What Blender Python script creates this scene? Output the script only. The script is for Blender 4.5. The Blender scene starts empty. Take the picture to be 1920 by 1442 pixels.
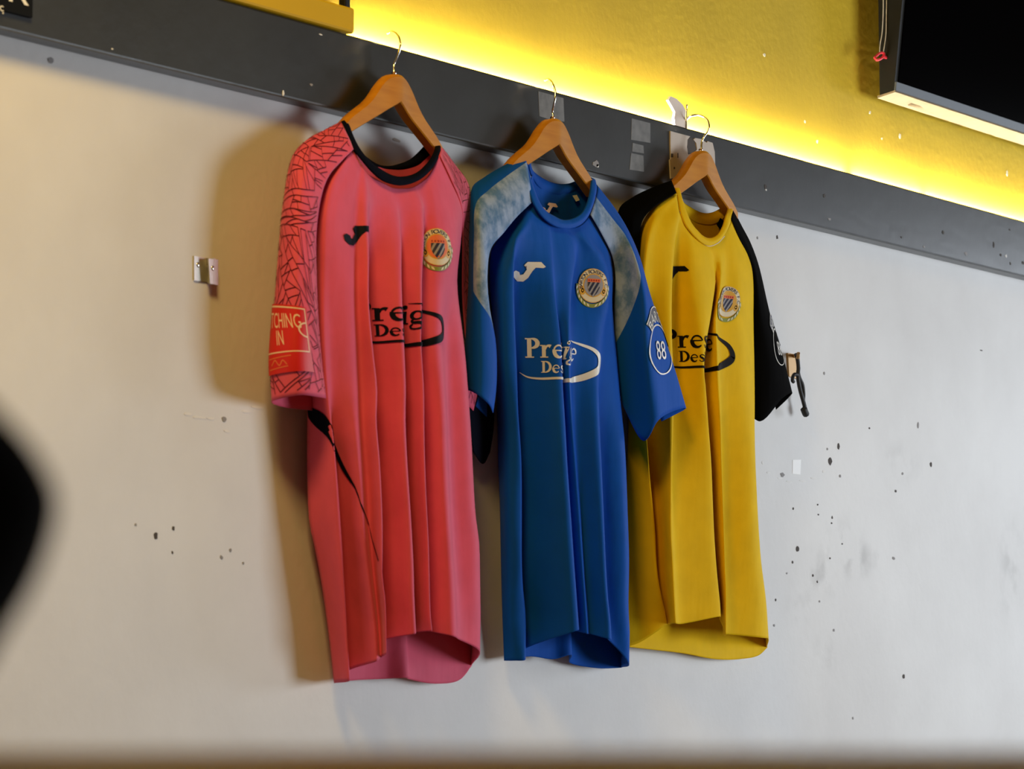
import bpy, bmesh, math, random
import numpy as np
from mathutils import Vector, Matrix

random.seed(7)
S = bpy.context.scene
COL = S.collection
# ------------------------------------------------------------------ camera, sky, lamps, exposure
FPX, YAW, PITCH = 6170.0, math.radians(33.0), math.radians(5.0)
CAM = np.array([0.0, -2.64, 1.2])
FW = np.array([math.cos(YAW)*math.cos(PITCH), math.sin(YAW)*math.cos(PITCH), math.sin(PITCH)])
RT = np.array([math.sin(YAW), -math.cos(YAW), 0.0])
UP = np.cross(RT, FW)
cd = bpy.data.cameras.new('camera'); co = bpy.data.objects.new('camera', cd); COL.objects.link(co)
m = Matrix.Identity(4)
for i in range(3):
    m[i][0] = RT[i]; m[i][1] = UP[i]; m[i][2] = -FW[i]; m[i][3] = CAM[i]
co.matrix_world = m
cd.sensor_width = 36; cd.lens = FPX/1920*36
cd.clip_start = 0.05
cd.dof.use_dof = True; cd.dof.focus_distance = 5.2; cd.dof.aperture_fstop = 11.0
S.camera = co
W = bpy.data.worlds.new('world'); S.world = W; W.use_nodes = True
bg = W.node_tree.nodes['Background']
bg.inputs['Color'].default_value = (1.0, 0.54, 0.15, 1); bg.inputs['Strength'].default_value = 0.075

def area(name, loc, target, sx, sy, power, col):
    l = bpy.data.lights.new(name, 'AREA'); l.shape = 'RECTANGLE'; l.size = sx; l.size_y = sy
    l.energy = power; l.color = col
    o = bpy.data.objects.new(name, l); COL.objects.link(o); o.location = loc
    d = Vector(target)-Vector(loc); o.rotation_euler = d.to_track_quat('-Z', 'Y').to_euler()
    return o
area('window_daylight', (6.3, -3.2, 1.25), (4.9, 0, 1.4), 1.5, 1.3, 84, (0.84, 0.92, 1.0))
area('side_window_daylight', (10.6, -2.3, 1.8), (6.0, 0, 1.6), 1.2, 1.3, 75, (0.82, 0.90, 1.0))
area('room_lamp', (2.25, -0.85, 2.85), (2.9, 0, 1.6), 0.4, 0.4, 27, (1.0, 0.66, 0.20))
S.view_settings.view_transform = 'Standard'; S.view_settings.look = 'None'
S.view_settings.gamma = 1.0; S.view_settings.use_curve_mapping = False
S.view_settings.exposure = 0.0

# ------------------------------------------------------------------ helpers
def at(px, py, w):
    "world point on the ray of an image point at distance w in front of the wall plane"
    d = FW + (px-960)/FPX*RT - (py-721)/FPX*UP
    t = (-w-CAM[1])/d[1]
    return CAM+t*d
def atd(px, py, dist):
    d = FW + (px-960)/FPX*RT - (py-721)/FPX*UP
    return CAM+dist*d
def link(o, parent=None):
    COL.objects.link(o)
    if parent is not None: o.parent = parent
    return o
def tag(o, label=None, cat=None, group=None, kind=None):
    if label: o['label'] = label
    if cat: o['category'] = cat
    if group: o['group'] = group
    if kind: o['kind'] = kind
    return o
def empty(name, loc):
    o = bpy.data.objects.new(name, None); o.location = loc; o.empty_display_size = .05
    return link(o)
def put(name, verts, faces, mats, parent=None, smooth=True, midx=None, solid=0, uvs=None):
    "one mesh object; verts in world space, made local to the parent's location"
    me = bpy.data.meshes.new(name)
    off = Vector(parent.matrix_world.translation) if False else Vector((0, 0, 0))
    p = parent
    while p is not None:
        off += p.location; p = p.parent
    me.from_pydata([tuple(Vector(v)-off) for v in verts], [], faces)
    for mm in (mats if isinstance(mats, (list, tuple)) else [mats]): me.materials.append(mm)
    if midx is not None: me.polygons.foreach_set('material_index', midx)
    if smooth: me.polygons.foreach_set('use_smooth', [True]*len(me.polygons))
    if uvs is not None:
        ul = me.uv_layers.new(name='UVMap')
        vi = np.zeros(len(me.loops), int); me.loops.foreach_get('vertex_index', vi)
        ul.data.foreach_set('uv', np.asarray(uvs)[vi].ravel())
    me.update()
    o = link(bpy.data.objects.new(name, me), parent)
    if solid:
        sm = o.modifiers.new('thickness', 'SOLIDIFY'); sm.thickness = solid; sm.offset = -1
    return o
def from_bm(name, bm, mats, parent=None, smooth=False, loc=None):
    me = bpy.data.meshes.new(name)
    off = Vector((0, 0, 0)); p = parent
    while p is not None:
        off += p.location; p = p.parent
    if loc is not None: off = Vector(loc)
    bmesh.ops.translate(bm, verts=bm.verts, vec=-off)
    bm.to_mesh(me); bm.free()
    for mm in (mats if isinstance(mats, (list, tuple)) else [mats]): me.materials.append(mm)
    if smooth: me.polygons.foreach_set('use_smooth', [True]*len(me.polygons))
    o = bpy.data.objects.new(name, me)
    if loc is not None: o.location = loc
    return link(o, parent)
def bx(bm, x0, x1, y0, y1, z0, z1, bevel=0, seg=2):
    r = bmesh.ops.create_cube(bm, size=1)
    bmesh.ops.scale(bm, verts=r['verts'], vec=(x1-x0, y1-y0, z1-z0))
    bmesh.ops.translate(bm, verts=r['verts'], vec=((x0+x1)/2, (y0+y1)/2, (z0+z1)/2))
    if bevel:
        es = list({e for v in r['verts'] for e in v.link_edges})
        bmesh.ops.bevel(bm, geom=es, offset=bevel, segments=seg, affect='EDGES', profile=.5)
def tube(pts, rad, n=8, closed_ends=True):
    pts = [Vector(p) for p in pts]; V = []; Fc = []
    up = Vector((0.13, 0.31, 0.94)).normalized()
    if abs((pts[1]-pts[0]).normalized().dot(up)) > .9: up = Vector((0.9, .4, .1)).normalized()
    for i, p in enumerate(pts):
        d = (pts[min(i+1, len(pts)-1)]-pts[max(i-1, 0)]).normalized()
        a = d.cross(up).normalized(); b = d.cross(a).normalized()
        up = -b if False else up
        r = rad[i] if isinstance(rad, (list, tuple)) else rad
        for k in range(n):
            t = 2*math.pi*k/n
            V.append(p+a*(r*math.cos(t))+b*(r*math.sin(t)))
    for i in range(len(pts)-1):
        for k in range(n):
            Fc.append((i*n+k, i*n+(k+1) % n, (i+1)*n+(k+1) % n, (i+1)*n+k))
    if closed_ends:
        Fc.append(tuple(range(n))); Fc.append(tuple(range((len(pts)-1)*n, len(pts)*n))[::-1])
    return V, Fc
def crom(P, n, closed=False):
    "centripetal Catmull-Rom through the rows of P, n samples per segment"
    P = np.asarray(P, float); out = []
    N = len(P)
    for i in range(N-1):
        p1, p2 = P[i], P[i+1]
        p0 = P[i-1] if i > 0 else 2*p1-p2
        p3 = P[i+2] if i+2 < N else 2*p2-p1
        t1 = max(np.linalg.norm(p1-p0), 1e-6)**.5; t2 = t1+max(np.linalg.norm(p2-p1), 1e-6)**.5
        t3 = t2+max(np.linalg.norm(p3-p2), 1e-6)**.5
        for k in range(n):
            t = t1+(t2-t1)*k/n
            A1 = (t1-t)/t1*p0+t/t1*p1
            A2 = (t2-t)/(t2-t1)*p1+(t-t1)/(t2-t1)*p2
            A3 = (t3-t)/(t3-t2)*p2+(t-t2)/(t3-t2)*p3
            B1 = (t2-t)/t2*A1+t/t2*A2
            B2 = (t3-t)/(t3-t1)*A2+(t-t1)/(t3-t1)*A3
            out.append((t2-t)/(t2-t1)*B1+(t-t1)/(t2-t1)*B2)
    out.append(P[-1])
    return np.array(out)

# ------------------------------------------------------------------ materials
def mat(name, col, rough=.6, metal=0, bump=0, bscale=200, var=0, vscale=6, sheen=0, spec=.5, emit=None, coord='Object'):
    M = bpy.data.materials.new(name); M.use_nodes = True
    nt = M.node_tree; N = nt.nodes; L = nt.links
    b = N['Principled BSDF']
    b.inputs['Base Color'].default_value = (*col, 1); b.inputs['Roughness'].default_value = rough
    b.inputs['Metallic'].default_value = metal; b.inputs['Specular IOR Level'].default_value = spec
    if sheen:
        b.inputs['Sheen Weight'].default_value = sheen; b.inputs['Sheen Roughness'].default_value = .4
    tc = N.new('ShaderNodeTexCoord')
    if var:
        n = N.new('ShaderNodeTexNoise'); n.inputs['Scale'].default_value = vscale; n.inputs['Detail'].default_value = 6
        L.new(tc.outputs[coord], n.inputs['Vector'])
        r = N.new('ShaderNodeValToRGB')
        r.color_ramp.elements[0].position = .3; r.color_ramp.elements[1].position = .7
        r.color_ramp.elements[0].color = (*[c*(1-var) for c in col], 1)
        r.color_ramp.elements[1].color = (*[min(1, c*(1+var)) for c in col], 1)
        L.new(n.outputs['Fac'], r.inputs['Fac']); L.new(r.outputs['Color'], b.inputs['Base Color'])
    if bump:
        n2 = N.new('ShaderNodeTexNoise'); n2.inputs['Scale'].default_value = bscale; n2.inputs['Detail'].default_value = 4
        L.new(tc.outputs[coord], n2.inputs['Vector'])
        bp = N.new('ShaderNodeBump'); bp.inputs['Strength'].default_value = bump; bp.inputs['Distance'].default_value = .002
        L.new(n2.outputs['Fac'], bp.inputs['Height']); L.new(bp.outputs['Normal'], b.inputs['Normal'])
    if emit:
        b.inputs['Emission Color'].default_value = (*emit[0], 1); b.inputs['Emission Strength'].default_value = emit[1]
    return M

def wall_material():
    M = mat('cream_painted_plaster', (.66, .65, .63), rough=.55, bump=.25, bscale=60)
    nt = M.node_tree; N = nt.nodes; L = nt.links; b = N['Principled BSDF']
    tc = N.new('ShaderNodeTexCoord')
    n = N.new('ShaderNodeTexNoise'); n.inputs['Scale'].default_value = 2.3; n.inputs['Detail'].default_value = 7
    n.inputs['Roughness'].default_value = .6
    L.new(tc.outputs['Object'], n.inputs['Vector'])
    r = N.new('ShaderNodeValToRGB'); e = r.color_ramp.elements
    e[0].position = .32; e[0].color = (.60, .59, .575, 1); e[1].position = .62; e[1].color = (.69, .685, .67, 1)
    L.new(n.outputs['Fac'], r.inputs['Fac'])
    last = r.outputs['Color']
    # grey scuffs: soft ellipses (x, z, rx, rz) broken up by noise
    n3 = N.new('ShaderNodeTexNoise'); n3.inputs['Scale'].default_value = 16; n3.inputs['Detail'].default_value = 6
    L.new(tc.outputs['Object'], n3.inputs['Vector'])
    sep = N.new('ShaderNodeSeparateXYZ'); L.new(tc.outputs['Object'], sep.inputs[0])
    for (px, py, rx, ry, amt) in SCUFFS:
        c = at(px, py, 0)
        kx = np.linalg.norm(at(px+1, py, 0)-c); kz = np.linalg.norm(at(px, py+1, 0)-c)
        a = N.new('ShaderNodeMath'); a.operation = 'SUBTRACT'; a.inputs[1].default_value = c[0]; L.new(sep.outputs['X'], a.inputs[0])
        a2 = N.new('ShaderNodeMath'); a2.operation = 'DIVIDE'; a2.inputs[1].default_value = rx*kx; L.new(a.outputs[0], a2.inputs[0])
        d = N.new('ShaderNodeMath'); d.operation = 'SUBTRACT'; d.inputs[1].default_value = c[2]; L.new(sep.outputs['Z'], d.inputs[0])
        d2 = N.new('ShaderNodeMath'); d2.operation = 'DIVIDE'; d2.inputs[1].default_value = ry*kz; L.new(d.outputs[0], d2.inputs[0])
        cb = N.new('ShaderNodeCombineXYZ'); L.new(a2.outputs[0], cb.inputs[0]); L.new(d2.outputs[0], cb.inputs[1])
        ln = N.new('ShaderNodeVectorMath'); ln.operation = 'LENGTH'; L.new(cb.outputs[0], ln.inputs[0])
        mr = N.new('ShaderNodeMapRange'); mr.interpolation_type = 'SMOOTHSTEP'
        mr.inputs['From Min'].default_value = 1; mr.inputs['From Max'].default_value = 0
        mr.inputs['To Min'].default_value = 0; mr.inputs['To Max'].default_value = 1
        L.new(ln.outputs['Value'], mr.inputs['Value'])
        nr = N.new('ShaderNodeMapRange'); nr.inputs['From Min'].default_value = .48; nr.inputs['From Max'].default_value = .66
        nr.inputs['To Max'].default_value = amt
        L.new(n3.outputs['Fac'], nr.inputs['Value'])
        mu = N.new('ShaderNodeMath'); mu.operation = 'MULTIPLY'; L.new(mr.outputs['Result'], mu.inputs[0]); L.new(nr.outputs['Result'], mu.inputs[1])
        mx = N.new('ShaderNodeMixRGB'); mx.inputs['Color2'].default_value = (.27, .26, .25, 1)
        L.new(mu.outputs[0], mx.inputs['Fac']); L.new(last, mx.inputs['Color1']); last = mx.outputs['Color']
    L.new(last, b.inputs['Base Color'])
    return M
SCUFFS = [(1580, 1030, 60, 75, .55), (1535, 1080, 70, 70, .4), (1610, 1050, 40, 50, .5), (1500, 1140, 40, 40, .35),
          (1690, 870, 60, 60, .25), (1895, 1060, 30, 150, .35), (1545, 1230, 40, 60, .25), (410, 783, 22, 12, .5), (1650, 1050, 25, 30, .35)]

def cloth(name, col, rough=.7, sheen=.12, spec=.2):
    M = mat(name, col, rough=rough, sheen=sheen, spec=spec, var=.05, vscale=30)
    nt = M.node_tree; N = nt.nodes; L = nt.links; b = N['Principled BSDF']
    b.inputs['Sheen Tint'].default_value = (*[min(1, .5+.5*c) for c in col], 1)
    tc = N.new('ShaderNodeTexCoord')
    v = N.new('ShaderNodeTexVoronoi'); v.inputs['Scale'].default_value = 900
    L.new(tc.outputs['Object'], v.inputs['Vector'])
    bp = N.new('ShaderNodeBump'); bp.inputs['Strength'].default_value = .12; bp.inputs['Distance'].default_value = .0006
    mp = N.new('ShaderNodeMapping'); mp.inputs['Scale'].default_value = (1, 1, .22); L.new(tc.outputs['Object'], mp.inputs['Vector'])
    wn = N.new('ShaderNodeTexNoise'); wn.inputs['Scale'].default_value = 38; wn.inputs['Detail'].default_value = 2; L.new(mp.outputs['Vector'], wn.inputs['Vector'])
    b2 = N.new('ShaderNodeBump'); b2.inputs['Strength'].default_value = .35; b2.inputs['Distance'].default_value = .004
    L.new(wn.outputs['Fac'], b2.inputs['Height']); L.new(v.outputs['Distance'], bp.inputs['Height']); L.new(b2.outputs['Normal'], bp.inputs['Normal']); L.new(bp.outputs['Normal'], b.inputs['Normal'])
    return M

def camo_sleeve(name, base, umax):
    "blue sleeve with a pale cloudy raglan band: pale where u < a + b*v and v < vcut + c*u"
    M = cloth(name, base, sheen=.05, spec=.12)
    nt = M.node_tree; N = nt.nodes; L = nt.links; b = N['Principled BSDF']
    uv = N.new('ShaderNodeUVMap'); sep = N.new('ShaderNodeSeparateXYZ'); L.new(uv.outputs['UV'], sep.inputs[0])
    a, bb, vc, cc, u0, u1 = umax
    def lin(src, k, add):
        q = N.new('ShaderNodeMath'); q.operation = 'MULTIPLY_ADD'; q.inputs[1].default_value = k; q.inputs[2].default_value = add
        L.new(src, q.inputs[0]); return q.outputs[0]
    def less(x, y):
        q = N.new('ShaderNodeMath'); q.operation = 'LESS_THAN'; L.new(x, q.inputs[0]); L.new(y, q.inputs[1]); return q.outputs[0]
    def mul(x, y):
        q = N.new('ShaderNodeMath'); q.operation = 'MULTIPLY'; L.new(x, q.inputs[0]); L.new(y, q.inputs[1]); return q.outputs[0]
    m1 = less(sep.outputs['X'], lin(sep.outputs['Y'], bb, a))
    m2 = less(sep.outputs['Y'], lin(sep.outputs['X'], cc, vc))
    m3 = less(lin(sep.outputs['Y'], u1, u0), sep.outputs['X'])
    mask = mul(mul(m1, m2), m3)
    tc = N.new('ShaderNodeTexCoord')
    mp = N.new('ShaderNodeMapping'); mp.inputs['Scale'].default_value = (1.0, 1.0, .7); L.new(tc.outputs['Object'], mp.inputs['Vector'])
    n = N.new('ShaderNodeTexNoise'); n.inputs['Scale'].default_value = 42; n.inputs['Detail'].default_value = 5; n.inputs['Roughness'].default_value = .62
    L.new(mp.outputs['Vector'], n.inputs['Vector'])
    r = N.new('ShaderNodeValToRGB'); e = r.color_ramp.elements
    e[0].position = .40; e[0].color = (.10, .20, .36, 1); e[1].position = .60; e[1].color = (.30, .40, .58, 1)
    L.new(n.outputs['Fac'], r.inputs['Fac'])
    mx = N.new('ShaderNodeMixRGB'); mx.inputs['Color1'].default_value = (*base, 1)
    L.new(mask, mx.inputs['Fac']); L.new(r.outputs['Color'], mx.inputs['Color2']); L.new(mx.outputs['Color'], b.inputs['Base Color'])
    return M

def wood(name, c1, c2, rough=.35):
    M = mat(name, c1, rough=rough, spec=.28)
    nt = M.node_tree; N = nt.nodes; L = nt.links; b = N['Principled BSDF']
    tc = N.new('ShaderNodeTexCoord')
    mp = N.new('ShaderNodeMapping'); mp.inputs['Scale'].default_value = (6, 30, 60); L.new(tc.outputs['Object'], mp.inputs['Vector'])
    n = N.new('ShaderNodeTexNoise'); n.inputs['Scale'].default_value = 1.5; n.inputs['Detail'].default_value = 5
    L.new(mp.outputs['Vector'], n.inputs['Vector'])
    r = N.new('ShaderNodeValToRGB'); e = r.color_ramp.elements
    e[0].position = .35; e[0].color = (*c1, 1); e[1].position = .65; e[1].color = (*c2, 1)
    L.new(n.outputs['Fac'], r.inputs['Fac']); L.new(r.outputs['Color'], b.inputs['Base Color'])
    return M

M_wall = wall_material()
M_yellow_wall = mat('yellow_painted_plaster', (.58, .40, .028), rough=.6, spec=.12, bump=.35, bscale=70, var=.06, vscale=5)
M_board = mat('charcoal_painted_wood', (.026, .029, .031), rough=.30, spec=.5, bump=.15, bscale=40, var=.14, vscale=9)
M_block = mat('yellow_painted_wood', (.60, .37, .004), rough=.6, spec=.12, bump=.1, bscale=60, var=.05)
M_residue = mat('tape_residue', (.13, .13, .125), rough=.6, var=.25, vscale=60)
M_chip_dark = mat('bare_plaster_dark', (.07, .06, .055), rough=.9)
M_chip_grey = mat('bare_plaster_grey', (.28, .27, .27), rough=.9)
M_chip_tan = mat('bare_plaster_tan', (.46, .40, .34), rough=.9)
M_chip_light = mat('bare_light', (.75, .74, .70), rough=.8)
M_floor = mat('brown_floor', (.20, .13, .08), rough=.6, var=.1)
M_led = mat('warm_light_strip', (1, .9, .6), emit=((1.0, .92, .74), 240))
M_wood = wood('varnished_wood', (.50, .19, .010), (.60, .25, .018))
M_chrome = mat('polished_steel', (.72, .70, .66), rough=.18, metal=1)
M_zinc = mat('galvanised_steel', (.62, .60, .55), rough=.35, metal=.85, bump=.05)
M_pink = cloth('coral_pink_knit', (.72, .092, .172), sheen=.2)
M_pink_line = cloth('dark_maroon_ink', (.10, .006, .012), sheen=0)
M_navy = cloth('navy_rib_knit', (.003, .004, .010), sheen=0, rough=.9, spec=.05)
M_navy_ink = mat('navy_print_ink', (.005, .007, .014), rough=.6, spec=.08)
M_blue = cloth('royal_blue_knit', (.001, .078, .42), sheen=.05, spec=.12)
M_white_ink = mat('white_print_ink', (.72, .70, .64), rough=.35)
M_yel = cloth('yellow_knit', (.79, .49, .002), sheen=.04, spec=.1)
M_black = cloth('black_knit', (.002, .002, .002), sheen=0, rough=.9, spec=.03)
M_black_ink = mat('black_print_ink', (.006, .004, .003), rough=.6, spec=.06)
M_red = mat('red_badge', (.62, .008, .006), rough=.5)
M_badge_line = mat('pale_badge_ink', (.85, .58, .42), rough=.5)
M_cream = mat('cream_thread', (.70, .63, .45), rough=.6)
M_gold = mat('gold_thread', (.66, .36, .03), rough=.5)
M_orange = mat('orange_thread', (.75, .17, .05), rough=.6)
M_green = mat('olive_thread', (.22, .26, .03), rough=.6)
M_stripe_n = mat('navy_thread', (.012, .014, .05), rough=.6)
M_stripe_g = mat('grey_thread', (.30, .30, .34), rough=.6)
M_redthread = mat('red_thread', (.35, .02, .01), rough=.6)
M_label = mat('white_label', (.75, .74, .70), rough=.7)
M_banner = mat('grey_banner_ink', (.06, .065, .10), rough=.5)
M_sticker = mat('white_paper', (.98, .98, .97), rough=.7)
M_patch = mat('skim_plaster', (.74, .73, .71), rough=.7)
M_plastic_w = mat('cream_plastic', (.80, .70, .62), rough=.4)
M_plate = mat('cream_plate', (.50, .43, .36), rough=.5, var=.06, vscale=30)
M_tvblack = mat('black_screen', (.0008, .0008, .001), rough=.15, spec=.1)
M_tvblack.node_tree.nodes['Principled BSDF'].inputs['IOR'].default_value = 1.08
M_tvframe = mat('dark_plastic', (.006, .0055, .004), rough=.6, spec=.2)
M_tvlip = mat('slate_plastic', (.045, .055, .068), rough=.45)
M_raw = mat('raw_board', (.20, .15, .085), rough=.8, var=.12, vscale=40, bump=.3)
M_redplastic = mat('red_plastic', (.85, .05, .07), rough=.35)
M_string = mat('pale_string', (.55, .50, .40), rough=.7)
M_bag = mat('black_bag_fabric', (.003, .003, .003), rough=1, spec=.05)
M_counter = wood('worn_brown_wood', (.68, .61, .53), (.76, .68, .59), rough=.5)
M_blackplate = mat('black_sign_board', (.004, .004, .003), rough=.7, spec=.08)
M_black_cord = mat('black_cord', (.008, .008, .010), rough=.6)

# ------------------------------------------------------------------ setting
BW = .030                                            # the rail stands this far off the wall
ZT = float(np.mean([at(*p, BW)[2] for p in ((665, 67), (900, 132), (1150, 202), (1380, 264), (1650, 340), (1920, 415))]))
ZB = float(np.mean([at(*p, BW)[2] for p in ((150, 88), (500, 174), (1380, 389), (1650, 453), (1920, 518))]))
X0, X1 = 1.2, 10.2
bm = bmesh.new(); bx(bm, X0, X1, 0, .15, 0, ZB+.05)
wl = tag(from_bm('wall_back', bm, M_wall), 'cream painted plaster wall below the dark rail', kind='structure')
bm = bmesh.new(); bx(bm, X0, X1, 0, .15, ZB+.05, 3.3)
wu = tag(from_bm('wall_back_upper', bm, M_yellow_wall), 'yellow painted wall above the dark rail', kind='structure')
bm = bmesh.new(); bx(bm, -2, X1, -6, .15, -.1, 0)
tag(from_bm('floor', bm, M_floor), kind='structure')
bm = bmesh.new(); bx(bm, X0, X1, -BW, 0, ZB, ZT, .003)
rail = tag(from_bm('trim_1', bm, M_board), 'dark charcoal wooden rail running along the wall', kind='structure')

def flake(name, px, py, rx, ry, w, m, parent, th=.0006, seed=0):
    "small raised or sunk irregular flake of given pixel half-size on a plane w off the wall"
    rnd = random.Random(int(px*7+py*13)); c = at(px, py, w)
    kx = abs(at(px+1, py, w)[0]-c[0]); kz = abs(at(px, py+1, w)[2]-c[2])
    n = 9; V = []
    for lay in (0, 1):
        for k in range(n):
            t = 2*math.pi*k/n
            r = rnd.Random if False else 1
            V.append(None)
    rr = [rnd.uniform(.65, 1.1) for _ in range(n)]
    for lay in (0, 1):
        for k in range(n):
            t = 2*math.pi*k/n
            V[lay*n+k] = (c[0]+rx*kx*rr[k]*math.cos(t), c[1]-(th if lay else -.0002), c[2]+ry*kz*rr[k]*math.sin(t))
    F = [tuple(range(n, 2*n))]+[(k, (k+1) % n, n+(k+1) % n, n+k) for k in range(n)]
    return put(name, V, F, m, parent, smooth=False)
for (px, py, rx, ry, kind) in [(292, 1005, 4, 8, 'd'), (325, 991, 2.5, 5, 'd'), (254, 984, 2, 3, 'g'), (323, 1036, 2, 3, 'd'), (415, 1045, 3, 4, 'g'),
        (432, 1032, 2.5, 3.5, 'g'), (456, 1056, 2, 3, 'g'), (420, 786, 5, 6, 'g'), (95, 113, 6, 6, 'g'), (1545, 700, 1.5, 3, 'g'), (1556, 865, 4, 9, 'd'), (1572, 837, 3, 6, 'd'),
        (1551, 842, 1.5, 2.5, 'g'), (1745, 871, 2.5, 5, 'd'), (1679, 921, 2, 3, 'd'), (1692, 888, 2, 3, 'g'), (1495, 1029, 3, 6, 'd'), (1487, 954, 1.5, 3, 'd'),
        (1533, 946, 1.5, 2, 'd'), (1534, 965, 1.5, 2, 'd'), (1560, 970, 1.5, 3, 'd'), (1559, 981, 1.5, 2, 'd'), (1579, 1020, 1.5, 2, 'd'), (1556, 1047, 1.5, 2, 'd'),
        (1524, 1079, 2, 3, 'd'), (1532, 1091, 1.5, 2.5, 'd'), (1486, 1054, 1.5, 3, 'd'), (1475, 1075, 1.5, 2, 'g'), (1454, 1125, 1.5, 2.5, 'd'), (1451, 1173, 2, 2.5, 'g'),
        (1536, 1128, 1.5, 2.5, 'g'), (1563, 1182, 2, 3, 'g'), (1694, 1268, 2.5, 4.5, 'd'), (1599, 1347, 1.5, 3, 'g'), (1467, 890, 4, 5, 'g'), (1630, 803, 1.5, 2, 'd'), (1721, 797, 2, 6, 'g'),
        (1457, 445, 2, 4, 'd'), (1420, 446, 1.5, 3, 'g'), (1840, 657, 3, 1.2, 'd'), (1675, 1047, 3, 3, 'g'), (1575, 893, 2, 3, 'g'), (743, 263, 8, 4, 't')]:
    flake('paint_chip', px, py, rx, ry, 0, {'d': M_chip_dark, 'g': M_chip_grey, 't': M_chip_tan}[kind], wl)
for (px, py, rx, ry) in [(352, 777, 10, 3), (372, 783, 14, 3), (395, 785, 9, 2.5), (462, 772, 8, 3), (482, 764, 12, 3), (425, 809, 6, 3), (1441, 886, 4, 2), (1462, 897, 5, 2), (1480, 903, 6, 2),
        (1505, 902, 7, 2), (1526, 897, 6, 2.5), (1545, 884, 4, 3), (1430, 868, 2, 4)]:
    flake('plaster_smear', px, py, rx, ry, 0, M_patch, wl, .0004)
for (px, py, rx, ry) in [(1433, 103, 2.5, 3.5), (1631, 211, 1.5, 3.5), (1687, 255, 2, 5), (1509, 228, 2, 3), (1532, 265, 2, 4), (1653, 260, 1.5, 2.5), (1888, 325, 2, 6)]:
    flake('paint_chip', px, py, rx, ry, 0, M_cream, wu)
for (px, py, rx, ry, k) in [(583, 159, 3, 3, 'g'), (531, 175, 2, 6, 'l'), (601, 65, 4, 1.5, 'l'), (1120, 311, 2.5, 4, 'l'), (1117, 308, 6, 8, 'g'), (1435, 350, 3, 5, 'd'), (1436, 356, 1.5, 1.8, 'l'),
        (1545, 367, 2.5, 4, 'd'), (1555, 411, 3, 3, 'g'), (1768, 436, 2, 4, 'd'), (1863, 459, 1.5, 6, 'd'), (1893, 431, 1.5, 2.5, 'd'), (1811, 476, 3, 4, 'g'), (1876, 478, 2, 3, 'd'),
        (1886, 480, 2, 3, 'l'), (1894, 494, 1.5, 3, 'd'), (1690, 445, 1.5, 2, 'd'), (1732, 463, 2, 3, 'g'), (210, 92, 2, 1.5, 'l'), (1918, 493, 3, 3, 'd')]:
    flake('paint_chip', px, py, rx, ry, BW, {'g': M_chip_grey, 'l': M_chip_light, 'd': M_chip_dark}[k], rail)
def quad_plate(name, pts, w, th, m, parent):
    P = [at(a, b, w) for a, b in pts]; n = len(P)
    V = [tuple(p+np.array([0, .0003, 0])) for p in P]+[tuple(p-np.array([0, th, 0])) for p in P]
    F = [tuple(range(n, 2*n))]+[(k, (k+1) % n, n+(k+1) % n, n+k) for k in range(n)]
    return put(name, V, F, m, parent, smooth=False)
for pts in ([(1009, 171), (1056, 184), (1058, 228), (1040, 227), (1011, 218)], [(1184, 222), (1219, 231), (1219, 268), (1183, 262)],
            [(1186, 268), (1206, 273), (1207, 288), (1185, 284)], [(1183, 287), (1206, 292), (1207, 322), (1180, 318)]):
    quad_plate('tape_residue', pts, BW, .0004, M_residue, rail)

# ------------------------------------------------------------------ things on the rail and on the upper wall
led = empty('light_strip', (at(1000, 160, .01)[0], -.009, ZT))
tag(led, 'glowing warm white light strip lying on top of the dark rail', 'light')
xs = at(668, 66, BW)[0]
cuts = [xs, at(1593, 322, .01)[0], at(1606, 326, .01)[0], at(1737, 361, .01)[0], at(1743, 363, .01)[0], X1-.05]
for a, b in ((0, 1), (2, 3), (4, 5)):
    bm = bmesh.new(); bx(bm, cuts[a], cuts[b], -.0105, -.0040, ZT+.0006, ZT+.0026)
    from_bm('led_segment', bm, M_led, led)

bm = bmesh.new()
zt2 = at(665, 16, BW+.004)[2]
bx(bm, X0+.3, at(666, 50, BW+.006)[0], -BW-.006, -.002, ZT+.001, zt2, .004)
blk = from_bm('wooden_block', bm, M_block, loc=(at(640, 60, .03)[0], -.02, ZT))
tag(blk, 'yellow painted wooden block lying on the dark rail at the top left', 'block')
bm = bmesh.new(); p = at(646, 10, .02); bx(bm, p[0]-.006, p[0]+.006, -.026, -.014, zt2, zt2+.16, .002)
post = from_bm('post', bm, M_tvframe, loc=(p[0], -.02, zt2)); tag(post, 'thin dark upright post standing on the yellow block', 'post')

# black sign with pale lettering, top-left corner
sg = empty('sign', at(10, 10, BW+.004)); tag(sg, 'black sign with white lettering fixed to the dark rail, cut by the top left corner', 'sign')
a = at(-260, -40, BW); b_ = at(55, 35, BW)
bm = bmesh.new(); bx(bm, a[0], b_[0], -BW-.006, -BW-.0002, b_[2], b_[2]+.12, .0015); from_bm('sign_board', bm, M_blackplate, sg)
def text_mesh(txt, size=1.0):
    cu = bpy.data.curves.new('t', 'FONT'); cu.body = txt; cu.size = size; cu.align_x = 'CENTER'; cu.align_y = 'CENTER'; cu.resolution_u = 3
    o = bpy.data.objects.new('t', cu); COL.objects.link(o)
    dg = bpy.context.evaluated_depsgraph_get(); dg.update()
    me = bpy.data.meshes.new_from_object(o.evaluated_get(dg))
    V = [(v.co.x, v.co.y) for v in me.vertices]; F = [tuple(p.vertices) for p in me.polygons]
    bpy.data.objects.remove(o); bpy.data.curves.remove(cu); bpy.data.meshes.remove(me)
    return V, F
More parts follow.
